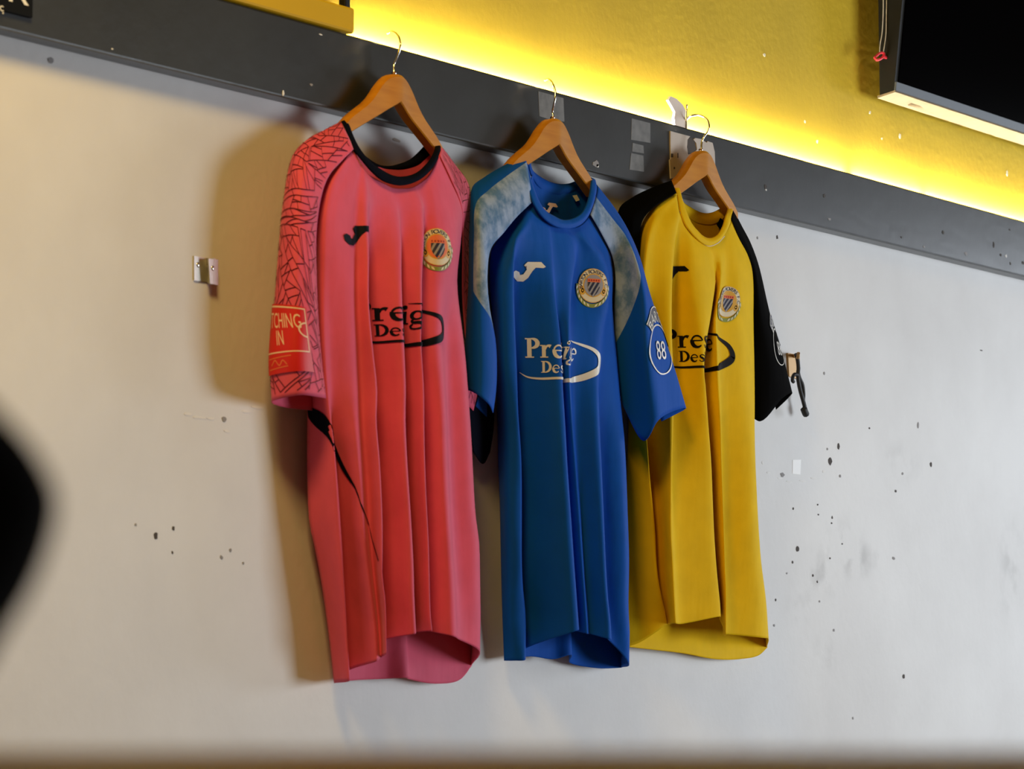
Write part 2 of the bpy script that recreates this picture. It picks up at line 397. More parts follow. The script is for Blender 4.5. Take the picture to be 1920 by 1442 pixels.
def flat_text(txt, name, px, py, w, hpx, m, parent, bold=.0, xs=1.0):
    V, F = text_mesh(txt); c = at(px, py, w); k = abs(at(px, py+1, w)[2]-c[2])*hpx/.73
    return put(name, [(c[0]+x*k*xs, c[1], c[2]+y*k) for x, y in V], F, m, parent, smooth=False)
flat_text('R', 'letter', 33, -14, BW+.0066, 48, M_label, sg, xs=1.6)
flat_text('c', 'letter', 3, 14, BW+.0066, 16, M_label, sg, xs=1.4)
flat_text('.', 'letter', 6, 17, BW+.0066, 22, M_label, sg)

# cream perforated plate, white tab and pin at the third hanger
pl = empty('plate', at(1295, 300, BW)); tag(pl, 'cream plate with holes and a torn edge on the dark rail behind the third hanger', 'plate')
quad_plate('plate_body', [(1255, 246), (1262, 248), (1292, 256), (1287, 262), (1286, 276), (1288, 290), (1297, 288), (1305, 281), (1303, 268), (1298, 262), (1302, 259), (1313, 261), (1323, 268), (1325, 265), (1334, 268),
                          (1338, 285), (1339, 312), (1336, 336), (1300, 332), (1256, 335), (1254, 300), (1256, 298), (1255, 270)], BW, .0022, M_plate, pl)
quad_plate('torn_patch', [(1287, 262), (1293, 258), (1300, 263), (1305, 281), (1297, 289), (1291, 291), (1288, 285)], BW, .0012, M_chip_dark, pl)
quad_plate('hole', [(1258, 288), (1262, 288), (1262, 295), (1258, 295)], BW+.0022, .0003, M_chip_dark, pl)
quad_plate('hole', [(1270, 287), (1271.8, 287), (1271.8, 296), (1270, 296)], BW+.0022, .0003, M_chip_dark, pl)
quad_plate('hole', [(1263, 313), (1265.5, 313), (1265.5, 317), (1263, 317)], BW+.0022, .0003, M_chip_dark, pl)
tb = quad_plate('tab', [(1262, 236), (1260, 222), (1262, 210), (1258, 203), (1249, 188), (1254, 181), (1265, 186), (1276, 197), (1283, 210), (1285, 242)], .012, .004, M_plastic_w, None)
tag(tb, 'curved cream plastic tab rising above the dark rail beside the third hanger hook', 'tab')
pin_pts = [at(1285.5, 242, .016), at(1286, 225, .016), at(1287, 205, .016), at(1287.5, 196, .016)]
V, F = tube(pin_pts, .0016, 8)
pin = put('pin', V, F, M_chrome); tag(pin, 'thin upright steel pin behind the third hanger hook', 'pin')

# television and the red clip
tv = empty('television', at(1800, 200, .05)); tag(tv, 'black television with a slate lower edge high on the yellow wall at right', 'television')
xl = at(1676, 172, .062)[0]; zbf = at(1676, 173, .062)[2]; xr = xl+1.15; zt_ = zbf+.62
zbb = zbf-.008; tilt = .05
def prism(name, yz, x0, x1, m, parent, bevel=0):
    n = len(yz); V = [(x0, y, z) for y, z in yz]+[(x1, y, z) for y, z in yz]
    F = [tuple(range(n))[::-1], tuple(range(n, 2*n))]+[(k, (k+1) % n, n+(k+1) % n, n+k) for k in range(n)]
    return put(name, V, F, m, parent, smooth=False)
H = .62
def fy(h, o=0): return -(.062+o+tilt*h/H*1.4)
prism('housing', [(-.034, zbb+.004), (fy(0), zbf+.004), (fy(H), zbf+H), (-.03, zbf+H)], xl, xr, M_tvframe, tv)
prism('screen', [(fy(.02), zbf+.02), (fy(.02, .002), zbf+.02), (fy(H-.02, .002), zbf+H-.02), (fy(H-.02), zbf+H-.02)], xl+.012, xr-.012, M_tvblack, tv)
prism('lower_bezel', [(fy(0), zbf+.003), (fy(0, .004), zbf+.003), (fy(.018, .004), zbf+.018), (fy(.018), zbf+.018)], xl, xr, M_tvlip, tv)
prism('underside', [(-.030, zbb), (fy(0, .003), zbf), (fy(0, .003), zbf+.0035), (-.030, zbb+.0045)], xl-.001, xr, M_raw, tv)
prism('wall_mount', [(-.001, zbf+.2), (-.034, zbf+.2), (-.034, zbf+.45), (-.001, zbf+.45)], xl+.35, xr-.35, M_tvframe, tv)
V = []; F = []
pp = [at(1702, 197, .045), at(1735, 207, .04), at(1765, 222, .03), at(1800, 224, .036), at(1830, 232, .042)]
qq = [at(1715, 190, .05), at(1740, 198, .05), at(1768, 207, .05), at(1800, 216, .05), at(1830, 226, .05)]
for q in range(5): V += [tuple(pp[q]), tuple(qq[q])]
F = [(2*i, 2*i+1, 2*i+3, 2*i+2) for i in range(4)]
put('torn_strip', V, F, M_raw, tv, solid=.001)
cl = empty('clip', at(1648, 105, .04)); tag(cl, 'small red plastic clip hanging on two thin strings beside the television', 'clip')
ring = [at(1640, 108, .052), at(1643, 112, .055), at(1650, 111, .055), at(1657, 105, .055), at(1657, 100, .053), at(1651, 99, .052), at(1645, 103, .052), at(1640, 108, .052)]
V, F = tube(crom(ring, 5), .0022, 8); put('ring', V, F, M_redplastic, cl)
V, F = tube(crom([at(1656, 107, .05), at(1662, 108, .047), at(1668, 113, .046)], 4), .003, 8); put('tail', V, F, M_redplastic, cl)
for pts in ([(1656, -30), (1656, 20), (1654, 60), (1650, 85), (1649, 100)], [(1663, -30), (1662, 30), (1661, 65), (1656, 100)]):
    V, F = tube(crom([at(a, b, .05) for a, b in pts], 6), .0008, 6); put('string', V, F, M_string, cl)

# wall brackets
br = empty('hook_bracket', at(383, 505, 0)); tag(br, 'bare steel coat hook plate with two screws on the wall at left', 'hook')
quad_plate('back_plate', [(362, 480), (386, 485), (387, 529), (362, 526)], 0, .002, M_zinc, br)
quad_plate('front_plate', [(389, 485), (407, 487), (407, 535), (392, 532)], .010, .0018, M_zinc, br)
p = at(389, 500, 0); q = at(393, 530, .010)
bm = bmesh.new(); bx(bm, p[0]-.002, p[0]+.001, -.012, -.001, q[2], p[2]+.01); from_bm('bridge', bm, M_zinc, br)
def screw(px, py, w, parent, r=.0035):
    bm = bmesh.new(); bmesh.ops.create_uvsphere(bm, u_segments=12, v_segments=6, radius=r)
    bmesh.ops.scale(bm, verts=bm.verts, vec=(1, .45, 1)); bmesh.ops.translate(bm, verts=bm.verts, vec=at(px, py, w))
    from_bm('screw', bm, M_chrome, parent, smooth=True)
screw(371.5, 496.5, .002, br); screw(399, 503, .0118, br)
quad_plate('slot', [(388, 484), (391.5, 485), (391.5, 498), (388, 497)], .0021, .0003, M_chip_dark, br)

br2 = empty('hook_bracket', at(1490, 690, 0)); tag(br2, 'brass coloured coat hook plate on the wall right of the yellow shirt', 'hook')
M_brass = mat('dull_brass', (.45, .27, .10), rough=.45, metal=.4)
quad_plate('back_plate', [(1474, 662), (1496, 666), (1496, 712), (1476, 706)], 0, .004, M_brass, br2)
V, F = tube(crom([at(1489, 668, .003), at(1493, 667, .015), at(1496, 670, .026), at(1497, 662, .03)], 5), .003, 8); put('peg', V, F, M_brass, br2)
strap = empty('cord_loop', at(1500, 720, .02)); tag(strap, 'black looped cord strap hanging from the coat hook at right', 'strap')
for pts, r in (([(1492, 664), (1495, 672), (1497, 690), (1496, 706), (1500, 730), (1506, 752), (1510, 768), (1511, 776)], .0035),
               ([(1493, 664), (1496, 680), (1498, 704), (1505, 722), (1507, 740), (1506, 752)], .003),
               ([(1497, 704), (1490, 702), (1487, 706), (1486, 714), (1488, 716)], .0032)):
    V, F = tube(crom([at(a, b, .022) for a, b in pts], 6), r, 8); put('cord', V, F, M_black_cord, strap)
V, F = tube(crom([at(1506, 764, .022), at(1509, 772, .023), at(1512, 779, .022)], 4), [.003]+[.006]*7+[.003], 8); put('cord_end', V, F, M_black_cord, strap)

st = quad_plate('sticker', [(1486, 862), (1501.5, 862), (1500.5, 890), (1485.5, 888)], 0, .0005, M_sticker, None)
tag(st, 'small white paper sticker on the wall right of the yellow shirt', 'sticker')

# ------------------------------------------------------------------ coat hangers
def hanger(px, py, w, label, tip, hook_pts, prof_top, prof_bot):
    "wooden hanger: apex at image point, profile = (dx, dz) in metres of upper and lower edge to the right, mirrored"
    c = at(px, py, w); root = empty('coat_hanger', c); tag(root, label, 'hanger', 'wooden coat hangers on the rail')
    X = np.concatenate([np.linspace(0, .06, 9), np.linspace(.07, .116, 6)])
    xt, zt = np.array(prof_top).T; xb, zb = np.array(prof_bot).T
    def hermite(xx, xs_, zs_):
        P = crom(np.column_stack([xs_, zs_]), 10); return np.interp(xx, P[:, 0], P[:, 1])
    top = hermite(X, xt, zt); bot = hermite(X, xb, zb)
    th = .0085
    xs_ = np.concatenate([-X[::-1], X[1:]]); tp = np.concatenate([top[::-1], top[1:]]); bt = np.concatenate([bot[::-1], bot[1:]])
    V = []; F = []; n = 8
    for x, t, b in zip(xs_, tp, bt):
        back = .012*(abs(x)/.21)**1.2 - .004*math.exp(-(x/.02)**2)      # arms bend back towards the wall
        y = back; e = min(.004, (t-b)*.25)
        ring = [(-th, b+e*.4), (-th, t-e), (-th+e, t), (th-e, t), (th, t-e), (th, b+e*.4), (th-e*.4, b), (-th+e*.4, b)]
        for yy, zz in ring: V.append((c[0]+x, c[1]+y+yy, c[2]+zz))
    m_ = len(xs_)
    for i in range(m_-1):
        for k in range(n): F.append((i*n+k, i*n+(k+1) % n, (i+1)*n+(k+1) % n, (i+1)*n+k))
    F += [tuple(range(n)), tuple(range((m_-1)*n, m_*n))[::-1]]
    o = put('hanger_arm', V, F, M_wood, root, smooth=True)
    sm = o.modifiers.new('edge', 'EDGE_SPLIT'); sm.split_angle = math.radians(40)
    hp = crom([at(*p) for p in hook_pts], 8)
    V, F = tube(hp, .0016, 8); put('hook', V, F, M_chrome, root)
    V, F = tube([c+np.array([0, 0, -.002]), c+np.array([0, 0, .004])], .0036, 10); put('ferrule', V, F, M_chrome, root)
    return root
PT = [(0, 0), (.012, -.0008), (.024, -.006), (.036, -.016), (.05, -.032), (.065, -.046), (.085, -.059), (.105, -.072), (.13, -.094), (.206, -.15)]
PB = [(0, -.039), (.02, -.050), (.04, -.061), (.065, -.074), (.09, -.087), (.105, -.095), (.16, -.125), (.205, -.146)]
WH = .058
hanger(738.5, 141, WH, 'varnished wooden coat hanger holding the pink shirt', None,
       [(738.5, 146, WH), (738.5, 135, WH), (739, 120, WH-.001), (744, 108, WH+.003), (749, 94, WH+.007), (750.5, 82, WH+.008), (748, 70, WH+.004), (743, 63, WH-.006), (738, 60, WH-.018), (733, 59, .024), (727, 62, .015)], PT, PB)
hanger(1036, 224, WH, 'varnished wooden coat hanger holding the blue shirt', None,
       [(1037, 229, WH), (1037, 219, WH), (1036, 210, WH-.001), (1038, 198, WH+.003), (1040.5, 186, WH+.006), (1041, 172, WH+.006), (1038, 161, WH+.003), (1035, 154, WH-.006), (1031, 150, WH-.018), (1027, 148, .024), (1022, 150, .015)], PT, PB)
hanger(1314, 284, WH, 'varnished wooden coat hanger holding the yellow shirt', None,
       [(1315, 288, WH), (1315, 278, WH), (1316, 266, WH-.001), (1320, 257, WH+.002), (1327, 247, WH+.006), (1329.5, 238, WH+.008), (1327, 226, WH+.003), (1318, 218, WH-.010), (1305, 215.5, WH-.022), (1294, 218, .028), (1287, 224, .018)], PT, PB)

# ------------------------------------------------------------------ garments
def surf(pan, px, py, off=.0012):
    "cloth point nearest the camera on the ray of an image point, lifted along the cloth normal"
    if not hasattr(pan, 'UVW'):
        D = pan.G-CAM; zc = D@FW; pan.UVW = np.stack([960+FPX*(D@RT)/zc, 721-FPX*(D@UP)/zc, zc], axis=2)
    Q = pan.UVW; best = None
    for tri in (((0, 0), (1, 0), (1, 1)), ((0, 0), (1, 1), (0, 1))):
        A, B, C = [Q[a:Q.shape[0]-1+a, b:Q.shape[1]-1+b] for a, b in tri]
        den = (B[..., 1]-C[..., 1])*(A[..., 0]-C[..., 0])+(C[..., 0]-B[..., 0])*(A[..., 1]-C[..., 1])
        den = np.where(np.abs(den) < 1e-9, 1e-9, den)
        l0 = ((B[..., 1]-C[..., 1])*(px-C[..., 0])+(C[..., 0]-B[..., 0])*(py-C[..., 1]))/den
        l1 = ((C[..., 1]-A[..., 1])*(px-C[..., 0])+(A[..., 0]-C[..., 0])*(py-C[..., 1]))/den
        l2 = 1-l0-l1; ok = (l0 >= -.001) & (l1 >= -.001) & (l2 >= -.001)
        if ok.any():
            z = np.where(ok, l0*A[..., 2]+l1*B[..., 2]+l2*C[..., 2], 1e9); k = np.unravel_index(np.argmin(z), z.shape)
            if best is None or z[k] < best[0]:
                P = [pan.G[k[0]+a, k[1]+b] for a, b in tri]; n = np.cross(P[1]-P[0], P[2]-P[0]); n /= (np.linalg.norm(n) or 1)
                p = l0[k]*P[0]+l1[k]*P[1]+l2[k]*P[2]
                if n@(CAM-p) < 0: n = -n
                best = (z[k], p+n*off)
    if best is None:
        k = np.unravel_index(np.argmin(np.hypot(Q[..., 0]-px, Q[..., 1]-py)+Q[..., 2]*20), Q.shape[:2])
        p = pan.G[k]; return p+(CAM-p)/np.linalg.norm(CAM-p)*off
    return best[1]
class Panel:
    "cloth sheet given by feature lines that run from the neck to the hem; x and depth are functions of height"
    def __init__(s, cols, nseg=9, ntop=26, nmid=34, nbot=16):
        tr = []
        for c in cols:
            P = np.array([at(*p) for p in c]); D = crom(P, 8)
            tr.append(D)
        zt = np.array([t[0, 2] for t in tr]); zh = np.array([t[-1, 2] for t in tr])
        zA = zt.min()-.03; zB = zh.max()+.03
        zrow = []
        for k in range(ntop): zrow.append(zt+(zA-zt)*(k/ntop))
        for k in range(nmid): zrow.append(np.full(len(tr), zA+(zB-zA)*k/nmid))
        for k in range(nbot+1): zrow.append(zB+(zh-zB)*(k/nbot))
        G = []
        for zr in zrow:
            K = []
            for t, z in zip(tr, zr):
                o = np.argsort(t[:, 2])
                K.append((np.interp(z, t[o, 2], t[o, 0]), np.interp(z, t[o, 2], t[o, 1]), z))
            G.append(crom(K, nseg))
        s.G = np.array(G)                                    # rows x cols x 3
        s.ncol = s.G.shape[1]
    def mesh(s, flip=False):
        R, C, _ = s.G.shape
        V = s.G.reshape(-1, 3); F = []
        for i in range(R-1):
            for j in range(C-1):
                q = (i*C+j, (i+1)*C+j, (i+1)*C+j+1, i*C+j+1)
                F.append(q[::-1] if flip else q)
        uv = np.array([(j/(C-1), i/(R-1)) for i in range(R) for j in range(C)])
        return V, F, uv
    def at_z(s, z):
        "the cloth's plan curve at height z"
        out = []
        for j in range(s.ncol):
            c = s.G[:, j]; o = np.argsort(c[:, 2]); out.append((np.interp(z, c[o, 2], c[o, 0]), np.interp(z, c[o, 2], c[o, 1])))
        P = np.array(out); S_ = np.concatenate([[0], np.cumsum(np.linalg.norm(np.diff(P, axis=0), axis=1))])
        return P, S_
    def mapper(s, px, py, off=.0011, ref=None):
        "returns f(ds, dz, lift): cloth point at arc length ds and drop dz from the nearest visible cloth point to an image point"
        p0 = surf(s, px, py, 0); z0 = p0[2]
        P, S_ = s.at_z(z0); A_, B_ = P[:-1], P[1:]; dd = B_-A_
        tt = np.clip(((p0[:2]-A_)*dd).sum(1)/np.maximum((dd*dd).sum(1), 1e-12), 0, 1)
        j = int(np.argmin(np.linalg.norm(A_+dd*tt[:, None]-p0[:2], axis=1))); jf = j+tt[j]
        cache = {}
        def f(ds, dz, lift=0):
            z = z0-dz; key = round(z*1500)
            if key not in cache: cache[key] = s.at_z(key/1500)
            P, S_ = cache[key]
            t = np.interp(jf, np.arange(len(S_)), S_)+ds
            x = np.interp(t, S_, P[:, 0]); y = np.interp(t, S_, P[:, 1])
            x1, y1 = np.interp(t-.0025, S_, P[:, 0]), np.interp(t-.0025, S_, P[:, 1])
            x2, y2 = np.interp(t+.0025, S_, P[:, 0]), np.interp(t+.0025, S_, P[:, 1])
            tx, ty = x2-x1, y2-y1; l = math.hypot(tx, ty) or 1
            nx, ny = ty/l, -tx/l
            o = off+lift
            return (x+nx*o, y+ny*o, z)
        return f
class Net:
    "cloth sheet through a grid of control points (rows run along the sleeve, columns around it)"
    def __init__(s, rows, nr=8, nc=7):
        A = [crom([at(*p) for p in r], nc) for r in rows]
        A = np.array(A); G = np.array([crom(A[:, j], nr) for j in range(A.shape[1])]).transpose(1, 0, 2)
        s.G = G; s.ncol = G.shape[1]
    mesh = Panel.mesh
    def setup(s):
        s.S = np.concatenate([np.zeros((s.G.shape[0], 1)), np.cumsum(np.linalg.norm(np.diff(s.G, axis=1), axis=2), axis=1)], axis=1)
        mid = s.G[:, s.ncol//3]
        s.T = np.concatenate([[0], np.cumsum(np.linalg.norm(np.diff(mid, axis=0), axis=1))])
    def point(s, ss, t, off):
        t = min(max(t, 0), s.T[-1]*.9999); i = int(np.searchsorted(s.T, t, 'right')-1); i = min(i, len(s.T)-2)
        f = (t-s.T[i])/(s.T[i+1]-s.T[i])
        def row(i, q):
            return np.array([np.interp(q, s.S[i], s.G[i, :, k]) for k in range(3)])
        def pos(q): return row(i, q)*(1-f)+row(i+1, q)*f
        p = pos(ss); a = pos(ss+.003)-pos(ss-.003); b = row(i+1, ss)-row(i, ss)
        n = np.cross(b, a); n = n/(np.linalg.norm(n) or 1)*s.sgn
        return p+n*off
    def mapper(s, px, py, off=.0011, sgn=1, lim=None, dirx=1):
        s.setup(); s.sgn = sgn; best = None
        for i in range(s.G.shape[0]):
            for j in range(lim or s.ncol):
                d = s.G[i, j]-CAM; zc = d@FW; u = 960+FPX*(d@RT)/zc; v = 721-FPX*(d@UP)/zc
                e = math.hypot(u-px, v-py)
                if e < 18 and (best is None or e*.02+zc < best[0]): best = (e*.02+zc, i, j)
        _, i, j = best; s0 = s.S[i, j]; t0 = s.T[i]
        return lambda ds, dz, lift=0: s.point(s0+ds*dirx, t0+dz, off+lift)

def printed(name, layers, f, parent, maxlen=.006):
    "flat artwork laid on the cloth: layers = [(verts2d, faces, material, lift)] in metres (right, down)"
    V = []; F = []; mats = []; midx = []
    for (v2, fc, m_, lift) in layers:
        bm = bmesh.new()
        vs = [bm.verts.new((a, b, 0)) for a, b in v2]
        for q in fc:
            try: bm.faces.new([vs[k] for k in q])
            except ValueError: pass
        bmesh.ops.triangulate(bm, faces=bm.faces)
        for _ in range(5):
            es = [e for e in bm.edges if e.calc_length() > maxlen]
            if not es: break
            bmesh.ops.subdivide_edges(bm, edges=es, cuts=1)
        bmesh.ops.triangulate(bm, faces=bm.faces)
        bm.verts.index_update(); base = len(V)
        V += [tuple(f(v.co.x, v.co.y, lift)) for v in bm.verts]
        if m_ not in mats: mats.append(m_)
        for q in bm.faces:
            F.append(tuple(base+v.index for v in q.verts)); midx.append(mats.index(m_))
        bm.free()
    return put(name, V, F, mats, parent, midx=midx, smooth=True)
def ribbon(P, Wd, n=6, smooth=True):
    "strip along a 2-D polyline with a width at each point"
    Q = np.column_stack([np.asarray(P, float), np.asarray(Wd, float)])
    if smooth: Q = crom(Q, n)
    V = []; F = []
    for i in range(len(Q)):
        d = Q[min(i+1, len(Q)-1), :2]-Q[max(i-1, 0), :2]; d = d/(np.linalg.norm(d) or 1); nn = np.array([-d[1], d[0]])
        V += [tuple(Q[i, :2]+nn*Q[i, 2]/2), tuple(Q[i, :2]-nn*Q[i, 2]/2)]
    F = [(2*i, 2*i+1, 2*i+3, 2*i+2) for i in range(len(Q)-1)]
    return V, F
def rect(x0, x1, y0, y1): return [(x0, y0), (x1, y0), (x1, y1), (x0, y1)], [(0, 1, 2, 3)]
def arc(cx, cy, rx, ry, a0, a1, n=14):
    return [(cx+rx*math.cos(math.radians(a0+(a1-a0)*k/n)), cy+ry*math.sin(math.radians(a0+(a1-a0)*k/n))) for k in range(n+1)]
def lerp(a, b, n): return [a+(b-a)*k/(n-1) for k in range(n)]
def humps(lo, hi, n): return [lo+(hi-lo)*math.sin(math.pi*k/(n-1)) for k in range(n)]
def glyph(ch):
    "heavy serif letter as strokes; baseline y = 0, x-height .47, cap height .70; returns (pieces, advance)"
    p = []
    if ch == 'P':
        p = [rect(.07, .22, .0, .70), rect(.0, .30, 0, .045), rect(.0, .2, .655, .70),
             ribbon(arc(.22, .515, .21, .165, 92, -92), humps(.045, .15, 15))]; a = .50
    elif ch == 'r':
        p = [rect(.06, .19, 0, .45), rect(0, .27, 0, .04), rect(0, .1, .415, .455), ribbon([(.18, .30), (.22, .40), (.30, .43), (.36, .40)], [.05, .07, .09, .13])]; a = .42
    elif ch == 'e':
        p = [rect(.10, .36, .245, .285), ribbon(arc(.21, .235, .175, .215, 8, 180)+[(.035, .2)], humps(.05, .06, 14)+[.09, .12]),
             ribbon(arc(.215, .235, .165, .215, 165, 320), [.13]*6+lerp(.13, .035, 9))]; a = .44
    elif ch == 's':
        p = [ribbon([(.31, .36), (.26, .44), (.16, .445), (.08, .39), (.09, .31), (.18, .25), (.28, .18), (.28, .08), (.18, .02), (.08, .04), (.03, .12)], [.04, .045, .05, .07, .10, .12, .11, .08, .05, .045, .045])]; a = .38
    elif ch == 't':
        p = [ribbon([(.13, .60), (.13, .3), (.13, .12), (.18, .03), (.28, .06)], [.05, .12, .12, .09, .04]), rect(0, .27, .41, .455)]; a = .30
    elif ch == 'i':
        p = [rect(.06, .19, 0, .45), rect(0, .25, 0, .04), rect(0, .1, .415, .455), ribbon(arc(.125, .60, .035, .035, 0, 360), [.075]*15)]; a = .28
    elif ch == 'g':
        p = [ribbon(arc(.19, .30, .135, .14, 0, 360), [.10, .08, .06, .05, .06, .08, .10, .11, .10, .08, .06, .05, .06, .08, .10]),
             ribbon([(.13, .17), (.06, .10), (.12, .045), (.28, .035), (.37, -.03), (.34, -.14), (.2, -.19), (.06, -.16), (.03, -.09), (.1, -.01)], [.03, .06, .09, .11, .11, .08, .05, .06, .07, .04]),
             ribbon([(.30, .40), (.36, .44), (.42, .43)], [.04, .05, .09])]; a = .45
    elif ch == 'D':
        p = [rect(.07, .21, 0, .70), rect(0, .25, 0, .045), rect(0, .25, .655, .70), ribbon(arc(.2, .35, .32, .325, 90, -90), humps(.045, .15, 15))]; a = .62
    elif ch == 'n':
        p = [rect(.06, .18, 0, .45), rect(0, .24, 0, .04), rect(.31, .43, 0, .33), rect(.26, .48, 0, .04), rect(0, .1, .415, .455), ribbon([(.17, .32), (.24, .42), (.33, .43), (.37, .32)], [.04, .08, .11, .12])]; a = .50
    return p, a
def word(txt, size, x0, y0, m_, kx=1.0, lift=0):
    out = []; x = 0
    for ch in txt:
        g, a = glyph(ch)
        for v, fc in g: out.append(([(x0+(x+q[0])*size*kx, y0-q[1]*size) for q in v], fc, m_, lift))
        x += a*1.03
    return out, x*size*kx
def sponsor(f0, parent, m_, size, kx, swoosh_thick=1.0, u0=0, push=0):
    "sponsor wordmark: two serif words inside an open swoosh"
    f = lambda a, b, l=0: f0(a-u0*size*kx, b, l)
    L, w1 = word('Prestige', size, 0, 0, m_, kx)
    L2, w2 = word('Design', size*.60, size*.54*kx, size*.54, m_, kx)
    k = size*kx; u = size; T = swoosh_thick
    q = push
    sw = ribbon([(-.22*k, .52*u), (.05*k, .68*u), (.5*k, .75*u), (1.3*k, .73*u), (2.2*k, .76*u), ((3.1+q*.5)*k, .70*u), ((3.8+q*.8)*k, .50*u), ((4.22+q)*k, .16*u), ((4.12+q)*k, -.20*u), ((3.75+q*.9)*k, -.46*u), ((3.2+q*.7)*k, -.62*u), (2.75*k+q*.5*k, -.70*u), (2.3*k+q*.3*k, -.73*u)],
                np.array([.02, .05, .075, .09, .12, .18, .27, .30, .22, .13, .09, .05, .02])*u*T, n=10)
    L = L+L2+[(sw[0], sw[1], m_, .0002)]
    return printed('sponsor_print', L, f, parent, .0045)
JL = [(530, 1128), (552, 1100), (650, 1093), (682, 1128), (665, 1140), (612, 1140), (592, 1165), (562, 1222), (530, 1252), (490, 1252), (455, 1222), (448, 1188), (470, 1172), (500, 1182), (508, 1204), (530, 1197), (552, 1158), (562, 1142)]
def maker_logo(f, parent, m_, h, kx):
    k = h/160
    v = [((x-565)*k*kx, (y-1172)*k) for x, y in JL]
    return printed('maker_logo', [(v, [tuple(range(len(v)))], m_, 0)], f, parent, .004)
def disc(rx, ry, n=28, rings=3, cx=0, cy=0):
    V = [(cx, cy)]; F = []
    for r in range(1, rings+1):
        V += [(cx+rx*r/rings*math.cos(2*math.pi*k/n), cy+ry*r/rings*math.sin(2*math.pi*k/n)) for k in range(n)]
    for k in range(n): F.append((0, 1+k, 1+(k+1) % n))
    for r in range(rings-1):
        for k in range(n): a = 1+r*n; F.append((a+k, a+(k+1) % n, a+n+(k+1) % n, a+n+k))
    return V, F
def crest(f, parent, h, kx, inner, club='BARTON ROVERS F.C.'):
    "round embroidered badge: lettered cream ring, shield with slanted stripes, leaf wreath below; h = overall height"
    r = h*.44; L = []
    def E(rx, ry, m_, lift, cy=0): v, q = disc(rx*kx, ry, cy=cy); L.append((v, q, m_, lift))
    v, q = ribbon([(a*kx, b+r*.08) for a, b in arc(0, 0, r*1.05, r*1.08, -8, 188, 24)], humps(r*.12, r*.22, 25)); L.append((v, q, M_green, .0001))
    for k in range(13):                                        # wreath leaves
        t = math.radians(2+k*14.6)
        if k == 6: continue
        c = (r*1.05*math.cos(t)*kx, r*1.10*math.sin(t)+r*.06); a = t+math.radians(60 if k < 6 else 120)
        d = (math.cos(a)*r*.13*kx, math.sin(a)*r*.13)
        v, q = ribbon([(c[0]-d[0], c[1]-d[1]), c, (c[0]+d[0], c[1]+d[1])], [.0004, r*.11, .0004], 4); L.append((v, q, M_cream, .0004))
    E(r*.98, r*.99, M_gold, .0003); E(r*.94, r*.95, M_cream, .0005)
    for s_ in (-1, 1):
        v, q = disc(r*.20*kx, r*.26, 14, 2, s_*r*.68*kx, r*.30); L.append((v, q, M_gold, .0007))
    E(r*.66, r*.68, M_gold, .0007, -r*.02); E(r*.60, r*.62, inner, .0009, -r*.02)
    n = len(club)
    for i, ch in enumerate(club):
        if ch == ' ': continue
        a = math.radians(-90+(i-(n-1)/2)*11.6); V, F = text_mesh(ch, r*.30)
        ca, sa = math.cos(a+math.pi/2), math.sin(a+math.pi/2); cx, cy = r*.80*math.cos(a), r*.80*math.sin(a)
        L.append(([((cx+x*1.15*ca+y*sa)*kx, cy+x*1.15*sa-y*ca) for x, y in V], F, M_stripe_n, .0010))
    # shield
    sh = [(-.36, -.20), (.36, -.20), (.37, .10), (.26, .36), (0, .66), (-.26, .36), (-.37, .10)]
    L.append(([(x*r*kx, y*r) for x, y in sh], [tuple(range(7))], M_stripe_g, .0012))
    for c in (-.50, -.22, .06, .34):
        P = [(c+.16, -.22), (c+.31, -.22), (c-.19, .68), (c-.34, .68)]
        for i in range(7):                                     # clip the slanted stripe to the shield outline
            (x0, y0), (x1, y1) = sh[i], sh[(i+1) % 7]; Q = []
            side = lambda p: (x1-x0)*(p[1]-y0)-(y1-y0)*(p[0]-x0)
            for p, n_ in zip(P, P[1:]+P[:1]):
                a_, b_ = side(p), side(n_)
                if a_ >= 0: Q.append(p)
                if a_*b_ < 0: t = a_/(a_-b_); Q.append((p[0]+(n_[0]-p[0])*t, p[1]+(n_[1]-p[1])*t))
            P = Q
            if not P: break
        if len(P) > 2: L.append(([(x*r*kx, y*r) for x, y in P], [tuple(range(len(P)))], M_stripe_n, .0014))
    v, q = rect(-.40*r*kx, .40*r*kx, -.40*r, -.20*r); L.append((v, q, M_orange, .0013))
    for k in range(5):
        v, q = disc(r*.045*kx, r*.055, 8, 1, (-.30+.15*k)*r*kx, -.30*r); L.append((v, q, M_redthread, .0016))
    return printed('club_crest', L, f, parent, .006)

def collar(name, rows, m_, parent, th=.0025):
    "ribbed neck band from (outer, inner, depth) triples"
    a = [at(o[0], o[1], w) for o, i_, w in rows]; c = [at(i_[0], i_[1], w-.003) for o, i_, w in rows]
    md = [(np.array(p)+np.array(q))/2+np.array([0, -.003, .0]) for p, q in zip(a, c)]
    A = [crom(r, 9) for r in (a, md, c)]
    G = np.array([crom([A[k][j] for k in range(3)], 4) for j in range(len(A[0]))])
    R, C, _ = G.shape
    F = [(i*C+j, (i+1)*C+j, (i+1)*C+j+1, i*C+j+1) for i in range(R-1) for j in range(C-1)]
    return put(name, G.reshape(-1, 3), [q for q in F], m_, parent, solid=th)

